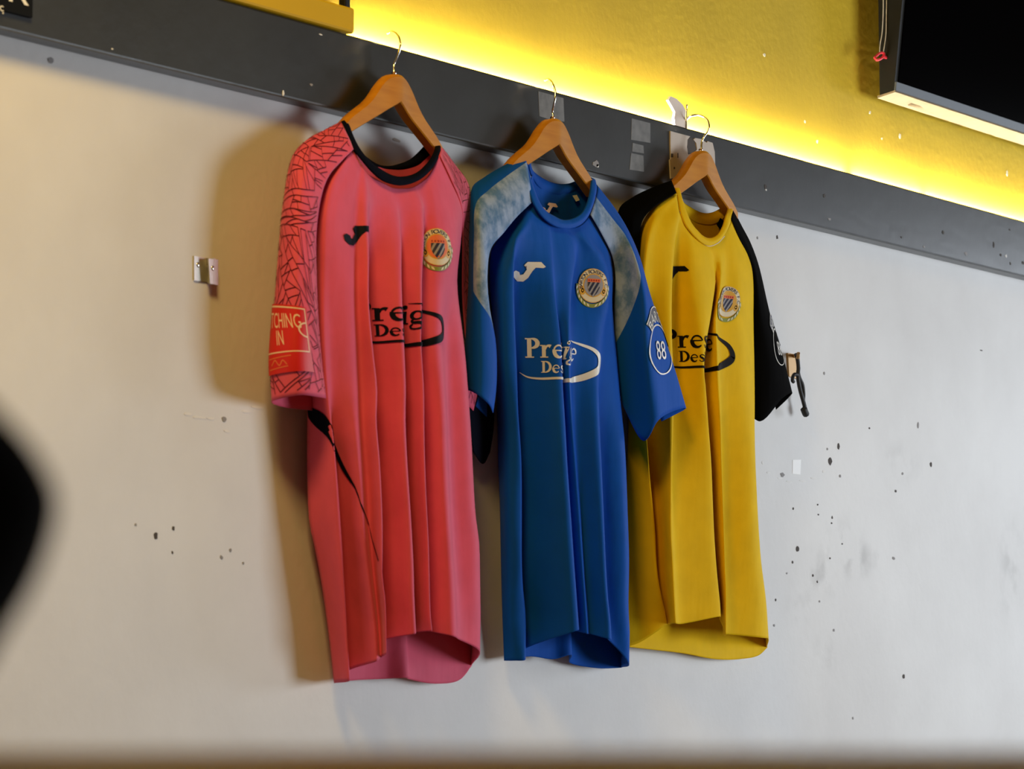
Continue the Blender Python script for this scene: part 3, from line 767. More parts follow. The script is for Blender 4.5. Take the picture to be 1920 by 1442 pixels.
def shirt(label, cols, back, front_collar, back_collar, sleeves, m_body, m_collar, m_sleeves, anchor):
    fp = Panel(cols)
    root = empty('football_shirt', at(*anchor)); tag(root, label, 'shirt', 'football shirts hanging on the wall')
    V, F, uv = fp.mesh(); put('front_panel', V, F, m_body, root, solid=.0012)
    bp = Panel([cols[0]]+back+[cols[-1]], nseg=7); V, F, uv = bp.mesh(True); put('back_panel', V, F, m_body, root, solid=.0012)
    collar('collar', front_collar, m_collar, root); collar('back_collar', back_collar, m_collar, root, .002)
    nets = []
    for rows, ms, flip in zip(sleeves, m_sleeves, (True, False)):
        n = Net(rows); V, F, uv = n.mesh(flip); o = put('sleeve', V, F, ms, root, solid=.0012, uvs=uv); nets.append((n, o))
    return root, fp, bp, nets

# ---- pink shirt
P_A = [(659, 272, .075), (634, 306, .07), (612, 334, .065), (598, 362, .06), (588, 400, .05), (582, 500, .035), (578, 640, .025), (576, 790, .02), (576, 890, .02), (580, 977, .02), (590, 1027, .02), (602, 1090, .02), (614, 1175, .02), (626, 1281, .02)]
P_B = [(662, 280, .08), (640, 310, .085), (620, 345, .085), (608, 400, .085), (604, 500, .08), (606, 640, .075), (616, 765, .07), (624, 822, .07), (630, 890, .07), (635, 965, .068), (642, 1065, .065), (649, 1175, .06), (655, 1277, .058)]
P_Bv = [(666, 286, .082), (650, 330, .088), (632, 370, .09), (622, 420, .09), (618, 520, .085), (620, 640, .078), (624, 765, .068), (625, 830, .055), (627, 890, .045), (632, 965, .04), (639, 1065, .035), (646, 1175, .03), (653, 1258, .028)]
P_E = [(674, 302, .083), (662, 345, .09), (655, 420, .093), (655, 500, .095), (656, 560, .095), (659, 640, .093), (662, 706, .09), (667, 815, .09), (675, 915, .088), (680, 990, .088), (691, 1087, .086), (702, 1175, .085), (706, 1240, .085)]
P_Ev = [(678, 310, .083), (672, 350, .09), (668, 420, .092), (670, 500, .092), (671, 560, .092), (674, 640, .09), (677, 706, .087), (682, 815, .087), (689, 915, .085), (693, 990, .084), (702, 1087, .082), (711, 1175, .080), (714, 1233, .080)]
P_F = [(683, 318, .085), (686, 360, .095), (687, 406, .1), (690, 475, .105), (690, 569, .107), (698, 660, .107), (705, 729, .107), (704, 790, .107), (710, 865, .107), (715, 965, .107), (716, 1040, .107), (716, 1077, .107), (722, 1131, .105), (724, 1226, .103)]
P_Fv = [(690, 326, .085), (698, 370, .088), (694, 420, .085), (688, 480, .075), (687, 569, .068), (694, 660, .065), (700, 730, .063), (700, 790, .062), (706, 865, .062), (711, 965, .06), (712, 1040, .06), (713, 1077, .06), (718, 1131, .058), (722, 1200, .057)]
P_G = [(722, 345, .085), (738, 385, .093), (746, 420, .1), (750, 452, .105), (750, 500, .107), (751, 569, .11), (754, 637, .11), (758, 729, .11), (757, 790, .11), (762, 890, .11), (767, 965, .11), (772, 1065, .11), (773, 1109, .11), (777, 1189, .108)]
P_Gv = [(735, 352, .085), (752, 385, .09), (755, 420, .09), (752, 460, .088), (749, 510, .084), (748, 569, .078), (751, 637, .076), (754, 729, .074), (754, 790, .07), (758, 890, .068), (763, 965, .068), (768, 1065, .068), (770, 1109, .068), (774, 1186, .066)]
P_H = [(770, 352, .085), (788, 383, .098), (792, 420, .104), (792, 452, .108), (789, 520, .11), (789, 569, .11), (788, 637, .11), (793, 729, .11), (794, 821, .11), (797, 915, .11), (802, 1015, .11), (806, 1153, .108), (809, 1183, .107)]
P_Hv = [(785, 345, .084), (797, 385, .09), (796, 420, .088), (794, 452, .086), (787, 520, .084), (786, 569, .083), (785, 637, .082), (789, 729, .076), (790, 821, .07), (793, 915, .07), (798, 1015, .07), (803, 1153, .07), (806, 1184, .07)]
P_I = [(803, 330, .084), (815, 370, .094), (821, 430, .1), (823, 480, .102), (821, 540, .1), (821, 580, .1), (821, 660, .1), (827, 729, .1), (831, 821, .1), (832, 865, .1), (837, 965, .1), (842, 1040, .1), (846, 1109, .1), (849, 1193, .098)]
P_I2 = [(812, 316, .083), (832, 370, .093), (847, 430, .102), (848, 490, .104), (842, 550, .094), (838, 600, .085), (842, 729, .08), (846, 821, .08), (852, 965, .08), (860, 1109, .08), (863, 1200, .08)]
P_J = [(825, 288, .08), (846, 335, .08), (866, 390, .078), (864, 450, .078), (857, 520, .080), (859, 570, .083), (868, 660, .087), (873, 729, .089), (879, 821, .09), (880, 840, .09), (887, 965, .09), (894, 1015, .09), (896, 1090, .088), (898, 1150, .084), (899, 1220, .078)]
P_K = [(828, 280, .04), (848, 330, .035), (862, 390, .03), (858, 450, .025), (850, 520, .02), (852, 570, .02), (861, 660, .02), (866, 729, .02), (872, 821, .02), (880, 965, .02), (888, 1090, .02), (884, 1248, .022)]
P_back = [[(668, 283, .032), (640, 500, .015), (640, 900, .015), (660, 1276, .018)], [(712, 313, .030), (700, 500, .015), (700, 900, .015), (720, 1273, .02)],
          [(750, 314, .029), (750, 500, .015), (745, 900, .02), (763, 1271, .04)], [(758, 314, .029), (755, 500, .014), (758, 900, .015), (764, 1273, .02)],
          [(785, 306, .031), (800, 500, .015), (800, 900, .015), (815, 1282, .018)], [(805, 290, .036), (840, 500, .015), (845, 900, .015), (862, 1274, .018)]]
P_col = [((640, 227), (652, 222), .055), ((650, 248), (661, 250), .07), ((663, 278), (675, 278), .084), ((682, 303), (695, 303), .09), ((700, 324), (713, 316), .093), ((720, 340), (732, 327), .094), ((750, 348), (750, 331), .094),
         ((782, 340), (778, 325), .094), ((808, 319), (801, 305), .09), ((824, 292), (813, 285), .08), ((827, 272), (817, 268), .055)]
P_bcol = [((645, 232), (652, 224), .05), ((668, 285), (670, 275), .035), ((700, 313), (705, 306), .03), ((720, 318), (725, 311), .03), ((755, 318), (745, 308), .03), ((785, 309), (768, 299), .032), ((800, 296), (785, 285), .036), ((818, 280), (800, 272), .045), ((827, 272), (816, 267), .055)]
P_sl = [
 [(663, 280, .086), (656, 262, .08), (648, 245, .068), (641, 227, .052), (645, 232, .045), (652, 245, .035)],
 [(640, 303, .088), (630, 284, .084), (618, 262, .072), (607, 245, .054), (610, 250, .04), (620, 270, .03)],
 [(617, 330, .09), (606, 312, .086), (592, 290, .076), (578, 262, .054), (582, 268, .035), (595, 295, .026)],
 [(604, 364, .092), (588, 345, .092), (568, 325, .085), (549, 293, .052), (556, 302, .03), (580, 350, .022)],
 [(594, 430, .09), (582, 425, .096), (556, 405, .088), (531, 380, .05), (542, 395, .026), (570, 430, .02)],
 [(594, 520, .088), (584, 515, .098), (553, 500, .09), (521, 490, .05), (536, 500, .026), (570, 520, .022)],
 [(598, 610, .085), (589, 605, .098), (553, 600, .09), (513, 600, .05), (534, 605, .026), (574, 615, .024)],
 [(604, 680, .083), (594, 676, .096), (554, 672, .09), (508, 680, .05), (532, 690, .026), (580, 695, .028)],
 [(612, 747, .08), (600, 745, .094), (562, 741, .09), (511, 752, .05), (534, 764, .026), (588, 770, .034)]]
P_sr = [
 [(825, 290, .084), (826, 282, .07), (827, 273, .055), (826, 275, .045)], [(846, 335, .085), (850, 325, .075), (853, 308, .055), (850, 313, .04)],
 [(866, 388, .08), (873, 372, .07), (880, 350, .05), (872, 358, .03)], [(868, 450, .066), (878, 440, .055), (884, 430, .042), (874, 440, .02)],
 [(868, 560, .05), (884, 560, .042), (888, 560, .032), (876, 560, .014)], [(878, 700, .042), (894, 700, .036), (900, 700, .026), (890, 700, .012)],
 [(876, 758, .04), (884, 766, .034), (889, 774, .026), (889, 790, .014)]]
pink, pf, pb, pn = shirt('coral pink football shirt with navy collar and line patterned sleeves, leftmost of the three', [P_A, P_B, P_Bv, P_E, P_Ev, P_F, P_Fv, P_G, P_Gv, P_H, P_Hv, P_I, P_I2, P_J, P_K], P_back,
                         P_col, P_bcol, (P_sl, P_sr), M_pink, M_navy, (M_pink, M_pink), (738, 340, .06))
sponsor(pf.mapper(702, 602), pink, M_navy_ink, .038, 1.62, u0=.56)
maker_logo(pf.mapper(668, 442), pink, M_navy_ink, .029, 1.5)
crest(pf.mapper(821, 463), pink, .060, 1.0, M_orange)
def line_pattern(net, parent, smax_frac, tmax, seed, sgn, cell=.024):
    "broken angular line print: repeatedly cut polygons, then draw inset edges"
    rnd = random.Random(seed); net.setup(); net.sgn = sgn
    smax = net.S[:, -1].max()
    polys = [[(0, 0), (smax, 0), (smax, net.T[-1]), (0, net.T[-1])]]
    def area_(p): return abs(sum(p[i][0]*p[(i+1) % len(p)][1]-p[(i+1) % len(p)][0]*p[i][1] for i in range(len(p))))/2
    done = []
    angs = [20, 35, 62, 95, 118, 150]
    while polys:
        p = polys.pop()
        if area_(p) < cell*cell*rnd.uniform(.25, .8): done.append(p); continue
        cx = sum(q[0] for q in p)/len(p)+rnd.uniform(-.2, .2)*cell; cy = sum(q[1] for q in p)/len(p)+rnd.uniform(-.2, .2)*cell
        a = math.radians(rnd.choice(angs)+rnd.uniform(-6, 6)); n = (-math.sin(a), math.cos(a))
        L_, R_ = [], []
        for i in range(len(p)):
            q, r = p[i], p[(i+1) % len(p)]
            dq = (q[0]-cx)*n[0]+(q[1]-cy)*n[1]; dr = (r[0]-cx)*n[0]+(r[1]-cy)*n[1]
            (L_ if dq >= 0 else R_).append(q)
            if dq*dr < 0:
                t = dq/(dq-dr); x = (q[0]+(r[0]-q[0])*t, q[1]+(r[1]-q[1])*t); L_.append(x); R_.append(x)
        polys += [q for q in (L_, R_) if len(q) > 2]
    V = []; F = []
    for p in done:
        for i in range(len(p)):
            if rnd.random() < .25: continue
            q, r = np.array(p[i]), np.array(p[(i+1) % len(p)]); l = np.linalg.norm(r-q)
            if l < .006: continue
            k = max(1, int(l/.004)); t0, t1 = (.0, 1.0)
            d = (r-q)/l; nn = np.array([-d[1], d[0]])*.00048
            prev = None
            for j in range(k+1):
                x = q+(r-q)*(t0+(t1-t0)*j/k)
                i_ = min(int(np.searchsorted(net.T, x[1])), len(net.T)-1)
                if x[0] < .004 or x[0] > net.S[i_, -1]-.004 or x[1] < .003 or x[1] > net.T[-1]-.006: prev = None; continue
                a_, b_ = net.point(x[0]+nn[0], x[1]+nn[1], .0009), net.point(x[0]-nn[0], x[1]-nn[1], .0009)
                V += [tuple(a_), tuple(b_)]; c = len(V)-2
                if prev is not None: F.append((prev, prev+1, c+1, c))
                prev = c
    return put('line_print', V, F, M_pink_line, parent, smooth=True)
line_pattern(pn[0][0], pn[0][1], 1, 1, 3, -1); line_pattern(pn[1][0], pn[1][1], 1, 1, 5, 1)
# red sleeve badge
def badge(f, parent):
    L = []; w, h = .072, .062
    v = [(-w/2+w*i/24, -h/2+(h+.022)*j/24) for j in range(25) for i in range(25)]
    q = [(j*25+i, j*25+i+1, j*25+i+26, j*25+i+25) for j in range(24) for i in range(24)]; L.append((v, q, M_red, .0004))
    for a in ([(-w/2+.002, -h/2+.003), (w/2-.004, -h/2+.003), (w/2-.004, h/2-.004), (-w/2+.002, h/2-.004), (-w/2+.002, -h/2+.003)],):
        v, q = ribbon(a, [.0022]*5, smooth=False); L.append((v, q, M_badge_line, .0007))
    v, q = ribbon(arc(w/2-.004, -.001, .011, .009, 90, 270), [.002]*15); L.append((v, q, M_badge_line, .0007))
    for txt, y, sx, x0 in (('PITCHING', -.0105, .80, -.004), ('IN', .0105, .80, -.006)):
        V, F = text_mesh(txt, .026); L.append(([(x0+x*sx*.62, y-yy) for x, yy in V], F, M_badge_line, .0008))
    for y, wd in ((.033, .036), (.046, .03)):
        v, q = ribbon([(-.03, y+.001), (-.03+wd, y-.001)], [.0012, .0012], smooth=False); L.append((v, q, M_orange, .0007))
    v, q = ribbon([(-.025, .042), (-.018, .036), (-.012, .043), (-.006, .037), (-.001, .043)], [.0015]*5); L.append((v, q, M_orange, .0007))
    return printed('sleeve_badge', L, f, parent, .004)
badge(pn[0][0].mapper(535, 622, off=.0022, sgn=-1, lim=26, dirx=-1), pn[0][1])
# navy side stripe below the arm
def cloth_ribbon(name, pan, pts, m_, parent, n=5, off=.0012, cross=2):
    "strip on the cloth through (px, py, width) points"
    P = crom(np.array(pts, float), n); V = []; F = []
    for i in range(len(P)):
        d = P[min(i+1, len(P)-1), :2]-P[max(i-1, 0), :2]; d /= (np.linalg.norm(d) or 1); nn = np.array([-d[1], d[0]])
        for k in range(cross+1):
            q = P[i, :2]+nn*P[i, 2]*(k/cross-.5); V.append(tuple(surf(pan, q[0], q[1], off)))
    c = cross+1
    F = [(c*i+a, c*i+a+1, c*i+c+a+1, c*i+c+a) for i in range(len(P)-1) for a in range(cross)]
    return put(name, V, F, m_, parent)
cloth_ribbon('side_stripe', pf, [(581, 766, 8), (590, 778, 24), (605, 793, 27), (617, 812, 15), (623, 826, 7), (632, 850, 7), (646, 880, 7), (658, 900, 5), (667, 915, 2.5), (680, 955, 1.5), (691, 985, 1.3), (703, 1025, 1.3), (711, 1052, 1.2)], M_navy, pink, 6)

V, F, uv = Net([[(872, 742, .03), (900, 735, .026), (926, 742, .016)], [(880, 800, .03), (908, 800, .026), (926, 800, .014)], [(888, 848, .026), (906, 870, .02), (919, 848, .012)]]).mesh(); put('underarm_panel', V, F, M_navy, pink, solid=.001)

# ---- blue shirt
B_A = [(999, 372, .075), (968, 405, .07), (945, 436, .06), (922, 468, .05), (918, 520, .04), (922, 600, .03), (928, 700, .025), (932, 780, .02), (934, 870, .02), (937, 950, .02), (939, 1050, .02), (941, 1133, .02), (945, 1239, .02)]
B_B0 = [(1002, 380, .08), (978, 412, .08), (955, 445, .076), (942, 500, .074), (942, 600, .07), (946, 700, .066), (950, 770, .06), (954, 870, .055), (956, 1000, .05), (958, 1133, .042), (965, 1239, .038)]
B_B = [(1005, 388, .082), (985, 420, .086), (966, 450, .088), (963, 480, .087), (962, 540, .084), (964, 609, .081), (968, 700, .078), (970, 769, .075), (976, 861, .070), (977, 960, .064), (977, 1050, .06), (979, 1100, .056), (984, 1153, .053), (984, 1238, .05)]
B_Bv = [(1010, 394, .083), (998, 425, .087), (978, 455, .086), (966, 490, .076), (961, 540, .062), (962, 609, .056), (965, 700, .05), (967, 769, .046), (972, 861, .042), (974, 960, .038), (974, 1050, .034), (976, 1100, .03), (981, 1153, .028), (983, 1218, .027)]
B_C = [(1025, 412, .086), (1028, 430, .09), (1033, 500, .1), (1040, 563, .102), (1048, 620, .104), (1052, 723, .107), (1057, 815, .11), (1060, 870, .11), (1066, 960, .11), (1073, 1067, .11), (1079, 1153, .11), (1081, 1183, .11)]
B_Cv = [(1032, 418, .086), (1036, 440, .09), (1040, 500, .098), (1043, 563, .097), (1046, 620, .092), (1049, 660, .089), (1050, 723, .082), (1054, 815, .075), (1056, 870, .072), (1062, 960, .07), (1069, 1067, .068), (1076, 1153, .066), (1079, 1183, .066)]
B_C2 = [(1050, 426, .088), (1070, 450, .095), (1076, 480, .1), (1070, 540, .105), (1066, 620, .106), (1066, 700, .103), (1070, 770, .096), (1078, 870, .09), (1085, 960, .088), (1092, 1067, .088), (1098, 1153, .088), (1100, 1188, .088)]
B_C2v = [(1062, 428, .087), (1085, 455, .09), (1083, 490, .085), (1072, 540, .082), (1070, 600, .090), (1073, 650, .094), (1074, 700, .090), (1078, 770, .086), (1084, 870, .084), (1091, 960, .083), (1098, 1067, .083), (1105, 1153, .083), (1107, 1189, .083)]
B_D = [(1080, 426, .088), (1098, 450, .096), (1128, 490, .102), (1137, 530, .107), (1135, 570, .107), (1124, 620, .106), (1118, 680, .107), (1119, 723, .109), (1122, 815, .11), (1125, 870, .11), (1129, 960, .11), (1133, 1050, .11), (1137, 1117, .11), (1142, 1167, .11), (1143, 1199, .11)]
B_Dv = [(1092, 420, .086), (1110, 450, .092), (1138, 490, .095), (1145, 530, .096), (1144, 570, .098), (1136, 620, .099), (1129, 680, .100), (1123, 723, .094), (1120, 780, .082), (1120, 815, .076), (1121, 870, .072), (1125, 960, .07), (1129, 1050, .07), (1133, 1117, .07), (1138, 1167, .07), (1141, 1199, .07)]
B_E = [(1107, 403, .08), (1130, 441, .08), (1146, 480, .08), (1150, 520, .08), (1148, 563, .08), (1151, 609, .085), (1156, 677, .09), (1160, 746, .092), (1165, 815, .093), (1168, 870, .093), (1171, 960, .093), (1174, 1050, .093), (1173, 1125, .09), (1174, 1150, .088), (1177, 1183, .085), (1179, 1243, .072)]
B_K = [(1112, 395, .04), (1132, 430, .03), (1140, 480, .025), (1138, 563, .02), (1148, 677, .02), (1156, 815, .02), (1162, 960, .02), (1164, 1100, .02), (1165, 1252, .022)]
B_back = [[(998, 328, .037), (985, 600, .02), (985, 1000, .02), (995, 1231, .02)], [(1018, 352, .033), (1030, 600, .018), (1030, 1000, .02), (1040, 1236, .03)], [(1045, 360, .031), (1060, 600, .018), (1060, 1000, .025), (1069, 1228, .045)],
          [(1055, 359, .031), (1065, 600, .016), (1064, 1000, .018), (1068, 1243, .018)], [(1074, 355, .031), (1095, 600, .016), (1100, 1000, .016), (1120, 1253, .018)], [(1096, 343, .038), (1125, 600, .016), (1135, 1000, .016), (1150, 1253, .018)]]
B_col = [((982, 293), (988, 291), .05), ((982, 308), (990, 308), .062), ((985, 332), (996, 335), .075), ((993, 359), (1005, 362), .085), ((1002, 383), (1014, 382), .090), ((1015, 404), (1025, 396), .093), ((1030, 418), (1040, 405), .095), ((1048, 427), (1052, 411), .096),
         ((1068, 429), (1068, 411), .096), ((1088, 422), (1086, 403), .095), ((1103, 406), (1096, 391), .09), ((1114, 379), (1105, 366), .082), ((1119, 352), (1109, 338), .065), ((1117, 340), (1108, 333), .055)]
B_bcol = [((988, 296), (990, 291), .045), ((997, 330), (997, 316), .038), ((1015, 355), (1018, 334), .034), ((1045, 365), (1043, 344), .032), ((1070, 361), (1066, 344), .032), ((1090, 351), (1083, 338), .036), ((1104, 343), (1098, 332), .045), ((1113, 340), (1107, 332), .052)]
B_sl = [
 [(999, 378, .086), (994, 345, .083), (989, 312, .07), (985, 291, .052), (988, 293, .045), (992, 305, .035)],
 [(968, 408, .089), (962, 375, .087), (955, 340, .077), (948, 309, .054), (952, 316, .04), (965, 355, .03)],
 [(945, 436, .088), (932, 405, .088), (920, 370, .079), (908, 334, .054), (912, 342, .035), (930, 405, .025)],
 [(920, 468, .09), (910, 440, .092), (897, 400, .082), (885, 353, .05), (892, 366, .03), (905, 440, .025)],
 [(914, 515, .09), (911, 495, .096), (895, 465, .088), (879, 430, .048), (887, 445, .026), (903, 500, .022)],
 [(918, 575, .088), (914, 565, .098), (895, 550, .090), (878, 530, .048), (886, 545, .026), (904, 570, .022)],
 [(930, 645, .085), (923, 640, .097), (898, 625, .090), (873, 630, .048), (884, 640, .026), (910, 650, .022)],
 [(931, 722, .08), (925, 718, .095), (899, 690, .088), (872, 690, .048), (884, 705, .026), (912, 728, .024)],
 [(925, 774, .078), (916, 757, .092), (898, 742, .086), (875, 732, .05), (885, 755, .028), (912, 782, .03)]]
B_sr = [
 [(1108, 402, .088), (1113, 385, .082), (1117, 368, .07), (1119, 356, .06), (1119, 346, .052), (1117, 350, .04)],
 [(1130, 441, .090), (1140, 424, .090), (1148, 410, .088), (1153, 402, .078), (1157, 396, .064), (1150, 405, .04)],
 [(1149, 483, .088), (1162, 462, .098), (1172, 442, .105), (1176, 436, .098), (1179, 434, .082), (1168, 445, .05)],
 [(1154, 520, .084), (1176, 500, .102), (1190, 482, .118), (1196, 478, .112), (1198, 480, .095), (1182, 495, .06)],
 [(1152, 580, .080), (1182, 565, .105), (1206, 550, .126), (1213, 545, .122), (1218, 552, .108), (1192, 565, .07)],
 [(1155, 650, .078), (1186, 645, .106), (1211, 638, .130), (1228, 630, .128), (1246, 636, .116), (1212, 650, .085)],
 [(1160, 715, .076), (1193, 716, .106), (1219, 706, .130), (1243, 698, .128), (1267, 703, .118), (1222, 722, .09)],
 [(1166, 758, .076), (1207, 827, .106), (1233, 790, .130), (1258, 773, .126), (1286, 766, .118), (1240, 790, .09)]]
M_bl = camo_sleeve('blue_sleeve_pale_band', (.001, .078, .42), (.46, 0, .70, -.15, -.02, 0))
M_br = camo_sleeve('blue_sleeve_pale_band_right', (.001, .078, .42), (.40, .06, .70, -.45, -.05, 0.0))
blue, bf, bb, bn = shirt('royal blue football shirt with pale cloudy shoulder bands, in the middle of the three', [B_A, B_B0, B_B, B_Bv, B_C, B_Cv, B_C2, B_C2v, B_D, B_Dv, B_E, B_K], B_back, B_col, B_bcol, (B_sl, B_sr), M_blue, M_blue, (M_bl, M_br), (1037, 400, .06))
sponsor(bf.mapper(985, 671), blue, M_white_ink, .0405, 1.05, push=.30)
maker_logo(bf.mapper(991, 509), blue, M_white_ink, .029, 1.3)
crest(bf.mapper(1112, 536), blue, .060, 1.0, M_stripe_g)
def arm_badge(f, parent, m_):
    "oval outline with 88 and a lettered banner arched over it"
    L = []
    v, q = ribbon(arc(0, 0, .036, .034, -205, 25, 30), [.0022]*31); L.append((v, q, m_, .0004))
    v, q = ribbon(arc(0, 0, .036, .034, 25, 155, 20), [.0022]*21); L.append((v, q, m_, .0004))
    v, q = ribbon(arc(0, -.002, .042, .047, -140, -8, 24), [.018]*25); L.append((v, q, M_banner, .0003))
    v, q = ribbon(arc(0, -.002, .050, .058, -141, -8, 24), [.0020]*25); L.append((v, q, m_, .0005))
    V, F = text_mesh('88', .036); L.append(([(x*.9, -y+.002) for x, y in V], F, m_, .0006))
    txt = 'BARTON'; n = len(txt)
    for i, ch in enumerate(txt):
        a = math.radians(-90+(i-(n-1)/2)*17); V, F = text_mesh(ch, .023)
        ca, sa = math.cos(a+math.pi/2), math.sin(a+math.pi/2); cx, cy = .040*math.cos(a), .045*math.sin(a)
        L.append(([(cx+x*.8*ca+y*sa, cy+x*.8*sa-y*ca) for x, y in V], F, m_, .0006))
    return printed('sleeve_badge', L, f, parent, .004)
_b = bn[1][0].mapper(1238, 655, sgn=1, lim=30); arm_badge(lambda a, b, l=0: _b(a*1.12, b*1.12, l), bn[1][1], M_white_ink)
# label inside the neck and small printed logo
def scrap(name, px, py, w, pts, m_, parent):
    c = at(px, py, w); k = .0008
    V = [(c[0]+x*k*1.6, c[1]-.0003*i_, c[2]-y*k) for i_, (x, y) in enumerate(pts)]
    return put(name, V, [tuple(range(len(pts)))], m_, parent, smooth=False, solid=.0006)
scrap('neck_label', 1079, 372, .036, [(-7, -4), (2, -7), (8, 2), (0, 6)], M_label, blue)
v = [((x-565)*.00012*1.6, (y-1172)*.00012) for x, y in JL]; c = at(1031, 391, .036)
put('neck_print', [(c[0]+a, c[1], c[2]-b) for a, b in v], [tuple(range(len(v)))], M_badge_line, blue, smooth=False)

# ---- yellow shirt
Y_A = [(1268, 362, .075), (1240, 377, .072), (1220, 394, .07), (1206, 415, .065), (1198, 440, .055), (1194, 520, .04), (1186, 640, .03), (1180, 760, .022), (1176, 860, .02), (1174, 960, .02), (1173, 1060, .02), (1173, 1140, .02), (1176, 1213, .02)]
Y_A2 = [(1268, 364, .077), (1241, 381, .076), (1223, 400, .075), (1210, 425, .07), (1204, 460, .068), (1199, 560, .055), (1194, 700, .045), (1192, 830, .04), (1194, 960, .038), (1196, 1060, .036), (1198, 1140, .034), (1201, 1204, .034)]
Y_B = [(1269, 368, .08), (1245, 388, .08), (1226, 410, .08), (1216, 440, .082), (1208, 500, .08), (1203, 600, .075), (1204, 700, .07), (1208, 780, .068), (1213, 830, .068), (1218, 900, .068), (1224, 960, .066), (1227, 1000, .066), (1230, 1060, .065), (1237, 1110, .065), (1245, 1145, .064), (1250, 1171, .063)]
Y_Bv = [(1270, 374, .081), (1252, 395, .083), (1238, 420, .085), (1228, 450, .085), (1222, 520, .082), (1218, 600, .076), (1214, 700, .068), (1212, 780, .06), (1211, 830, .052), (1215, 900, .046), (1221, 960, .044), (1224, 1000, .043), (1226, 1060, .042), (1232, 1110, .042), (1240, 1145, .042), (1246, 1172, .042)]
Y_C = [(1272, 390, .084), (1270, 405, .09), (1267, 420, .093), (1260, 500, .098), (1257, 560, .1), (1257, 622, .1), (1260, 706, .1), (1260, 768, .1), (1258, 860, .096), (1257, 930, .092), (1257, 1000, .09), (1260, 1060, .088), (1264, 1140, .086), (1266, 1169, .085)]
Y_Cv = [(1275, 398, .084), (1276, 410, .088), (1272, 430, .085), (1260, 500, .075), (1256, 560, .068), (1255, 622, .066), (1257, 706, .066), (1258, 768, .068), (1260, 860, .075), (1264, 930, .08), (1268, 1000, .082), (1272, 1060, .082), (1276, 1140, .081), (1278, 1170, .08)]
Y_D = [(1290, 426, .087), (1296, 450, .094), (1300, 480, .098), (1303, 520, .1), (1307, 560, .103), (1315, 629, .107), (1318, 693, .108), (1321, 727, .108), (1327, 810, .108), (1331, 860, .108), (1337, 1000, .108), (1342, 1071, .108), (1349, 1135, .107), (1350, 1156, .107)]
Y_D2 = [(1310, 445, .09), (1325, 470, .097), (1338, 520, .1), (1334, 570, .104), (1330, 600, .107), (1324, 640, .108), (1320, 690, .107), (1323, 727, .104), (1329, 810, .104), (1333, 860, .104), (1339, 1000, .104), (1344, 1071, .104), (1350, 1135, .103), (1351, 1157, .103)]
Y_D2v = [(1318, 450, .09), (1336, 475, .093), (1344, 520, .09), (1336, 570, .082), (1330, 600, .08), (1322, 640, .078), (1317, 690, .076), (1318, 727, .075), (1324, 810, .072), (1327, 860, .07), (1333, 1000, .07), (1339, 1071, .07), (1346, 1135, .07), (1348, 1158, .07)]
Y_E = [(1338, 456, .09), (1350, 480, .096), (1350, 530, .098), (1345, 570, .1), (1341, 600, .102), (1343, 650, .104), (1345, 706, .105), (1350, 789, .105), (1352, 860, .105), (1357, 1000, .105), (1359, 1060, .105), (1361, 1106, .105), (1361, 1189, .104)]
Y_Ev = [(1346, 452, .088), (1360, 480, .091), (1360, 530, .092), (1353, 570, .094), (1348, 600, .097), (1349, 650, .097), (1351, 706, .095), (1354, 789, .088), (1355, 860, .082), (1356, 1000, .076), (1357, 1060, .074), (1359, 1106, .073), (1360, 1189, .072)]
Y_F = [(1360, 436, .085), (1378, 470, .093), (1388, 520, .098), (1386, 570, .102), (1388, 612, .105), (1396, 664, .107), (1402, 727, .107), (1407, 789, .107), (1410, 841, .106), (1412, 900, .105), (1414, 1000, .103), (1418, 1060, .10), (1426, 1124, .098), (1430, 1196, .093)]
Y_G = [(1371, 415, .08), (1387, 447, .08), (1403, 478, .08), (1411, 504, .08), (1413, 537, .08), (1412, 602, .08), (1414, 685, .08), (1415, 768, .08), (1414, 860, .078), (1418, 930, .078), (1423, 1000, .076), (1427, 1053, .076), (1436, 1124, .075), (1441, 1198, .07)]
Y_K = [(1374, 405, .045), (1390, 440, .035), (1405, 480, .03), (1408, 537, .025), (1407, 685, .02), (1408, 860, .02), (1416, 1000, .02), (1428, 1124, .02), (1438, 1214, .022)]
Y_back = [[(1280, 384, .037), (1240, 600, .02), (1225, 1000, .02), (1220, 1218, .022)], [(1296, 408, .033), (1290, 600, .018), (1285, 1000, .018), (1280, 1225, .02)], [(1325, 419, .033), (1330, 600, .016), (1330, 1000, .016), (1340, 1236, .018)],
          [(1345, 415, .035), (1370, 600, .016), (1375, 1000, .016), (1385, 1236, .018)], [(1359, 405, .041), (1395, 600, .016), (1400, 1000, .016), (1423, 1228, .018)]]
Y_col = [((1259, 338), (1271, 336), .05), ((1266, 352), (1275, 355), .062), ((1272, 375), (1281, 378), .078), ((1276, 395), (1288, 398), .086), ((1284, 418), (1297, 418), .091), ((1298, 438), (1310, 434), .094), ((1314, 454), (1320, 443), .096), ((1328, 461), (1332, 446), .096),
         ((1344, 456), (1345, 440), .095), ((1358, 442), (1355, 424), .091), ((1368, 422), (1361, 405), .085), ((1373, 404), (1364, 395), .07), ((1375, 390), (1366, 384), .055)]
Y_bcol = [((1262, 342), (1266, 337), .045), ((1280, 387), (1279, 375), .038), ((1295, 412), (1296, 389), .034), ((1328, 423), (1318, 399), .034), ((1345, 419), (1336, 398), .036), ((1358, 409), (1350, 391), .042), ((1370, 395), (1362, 383), .052)]
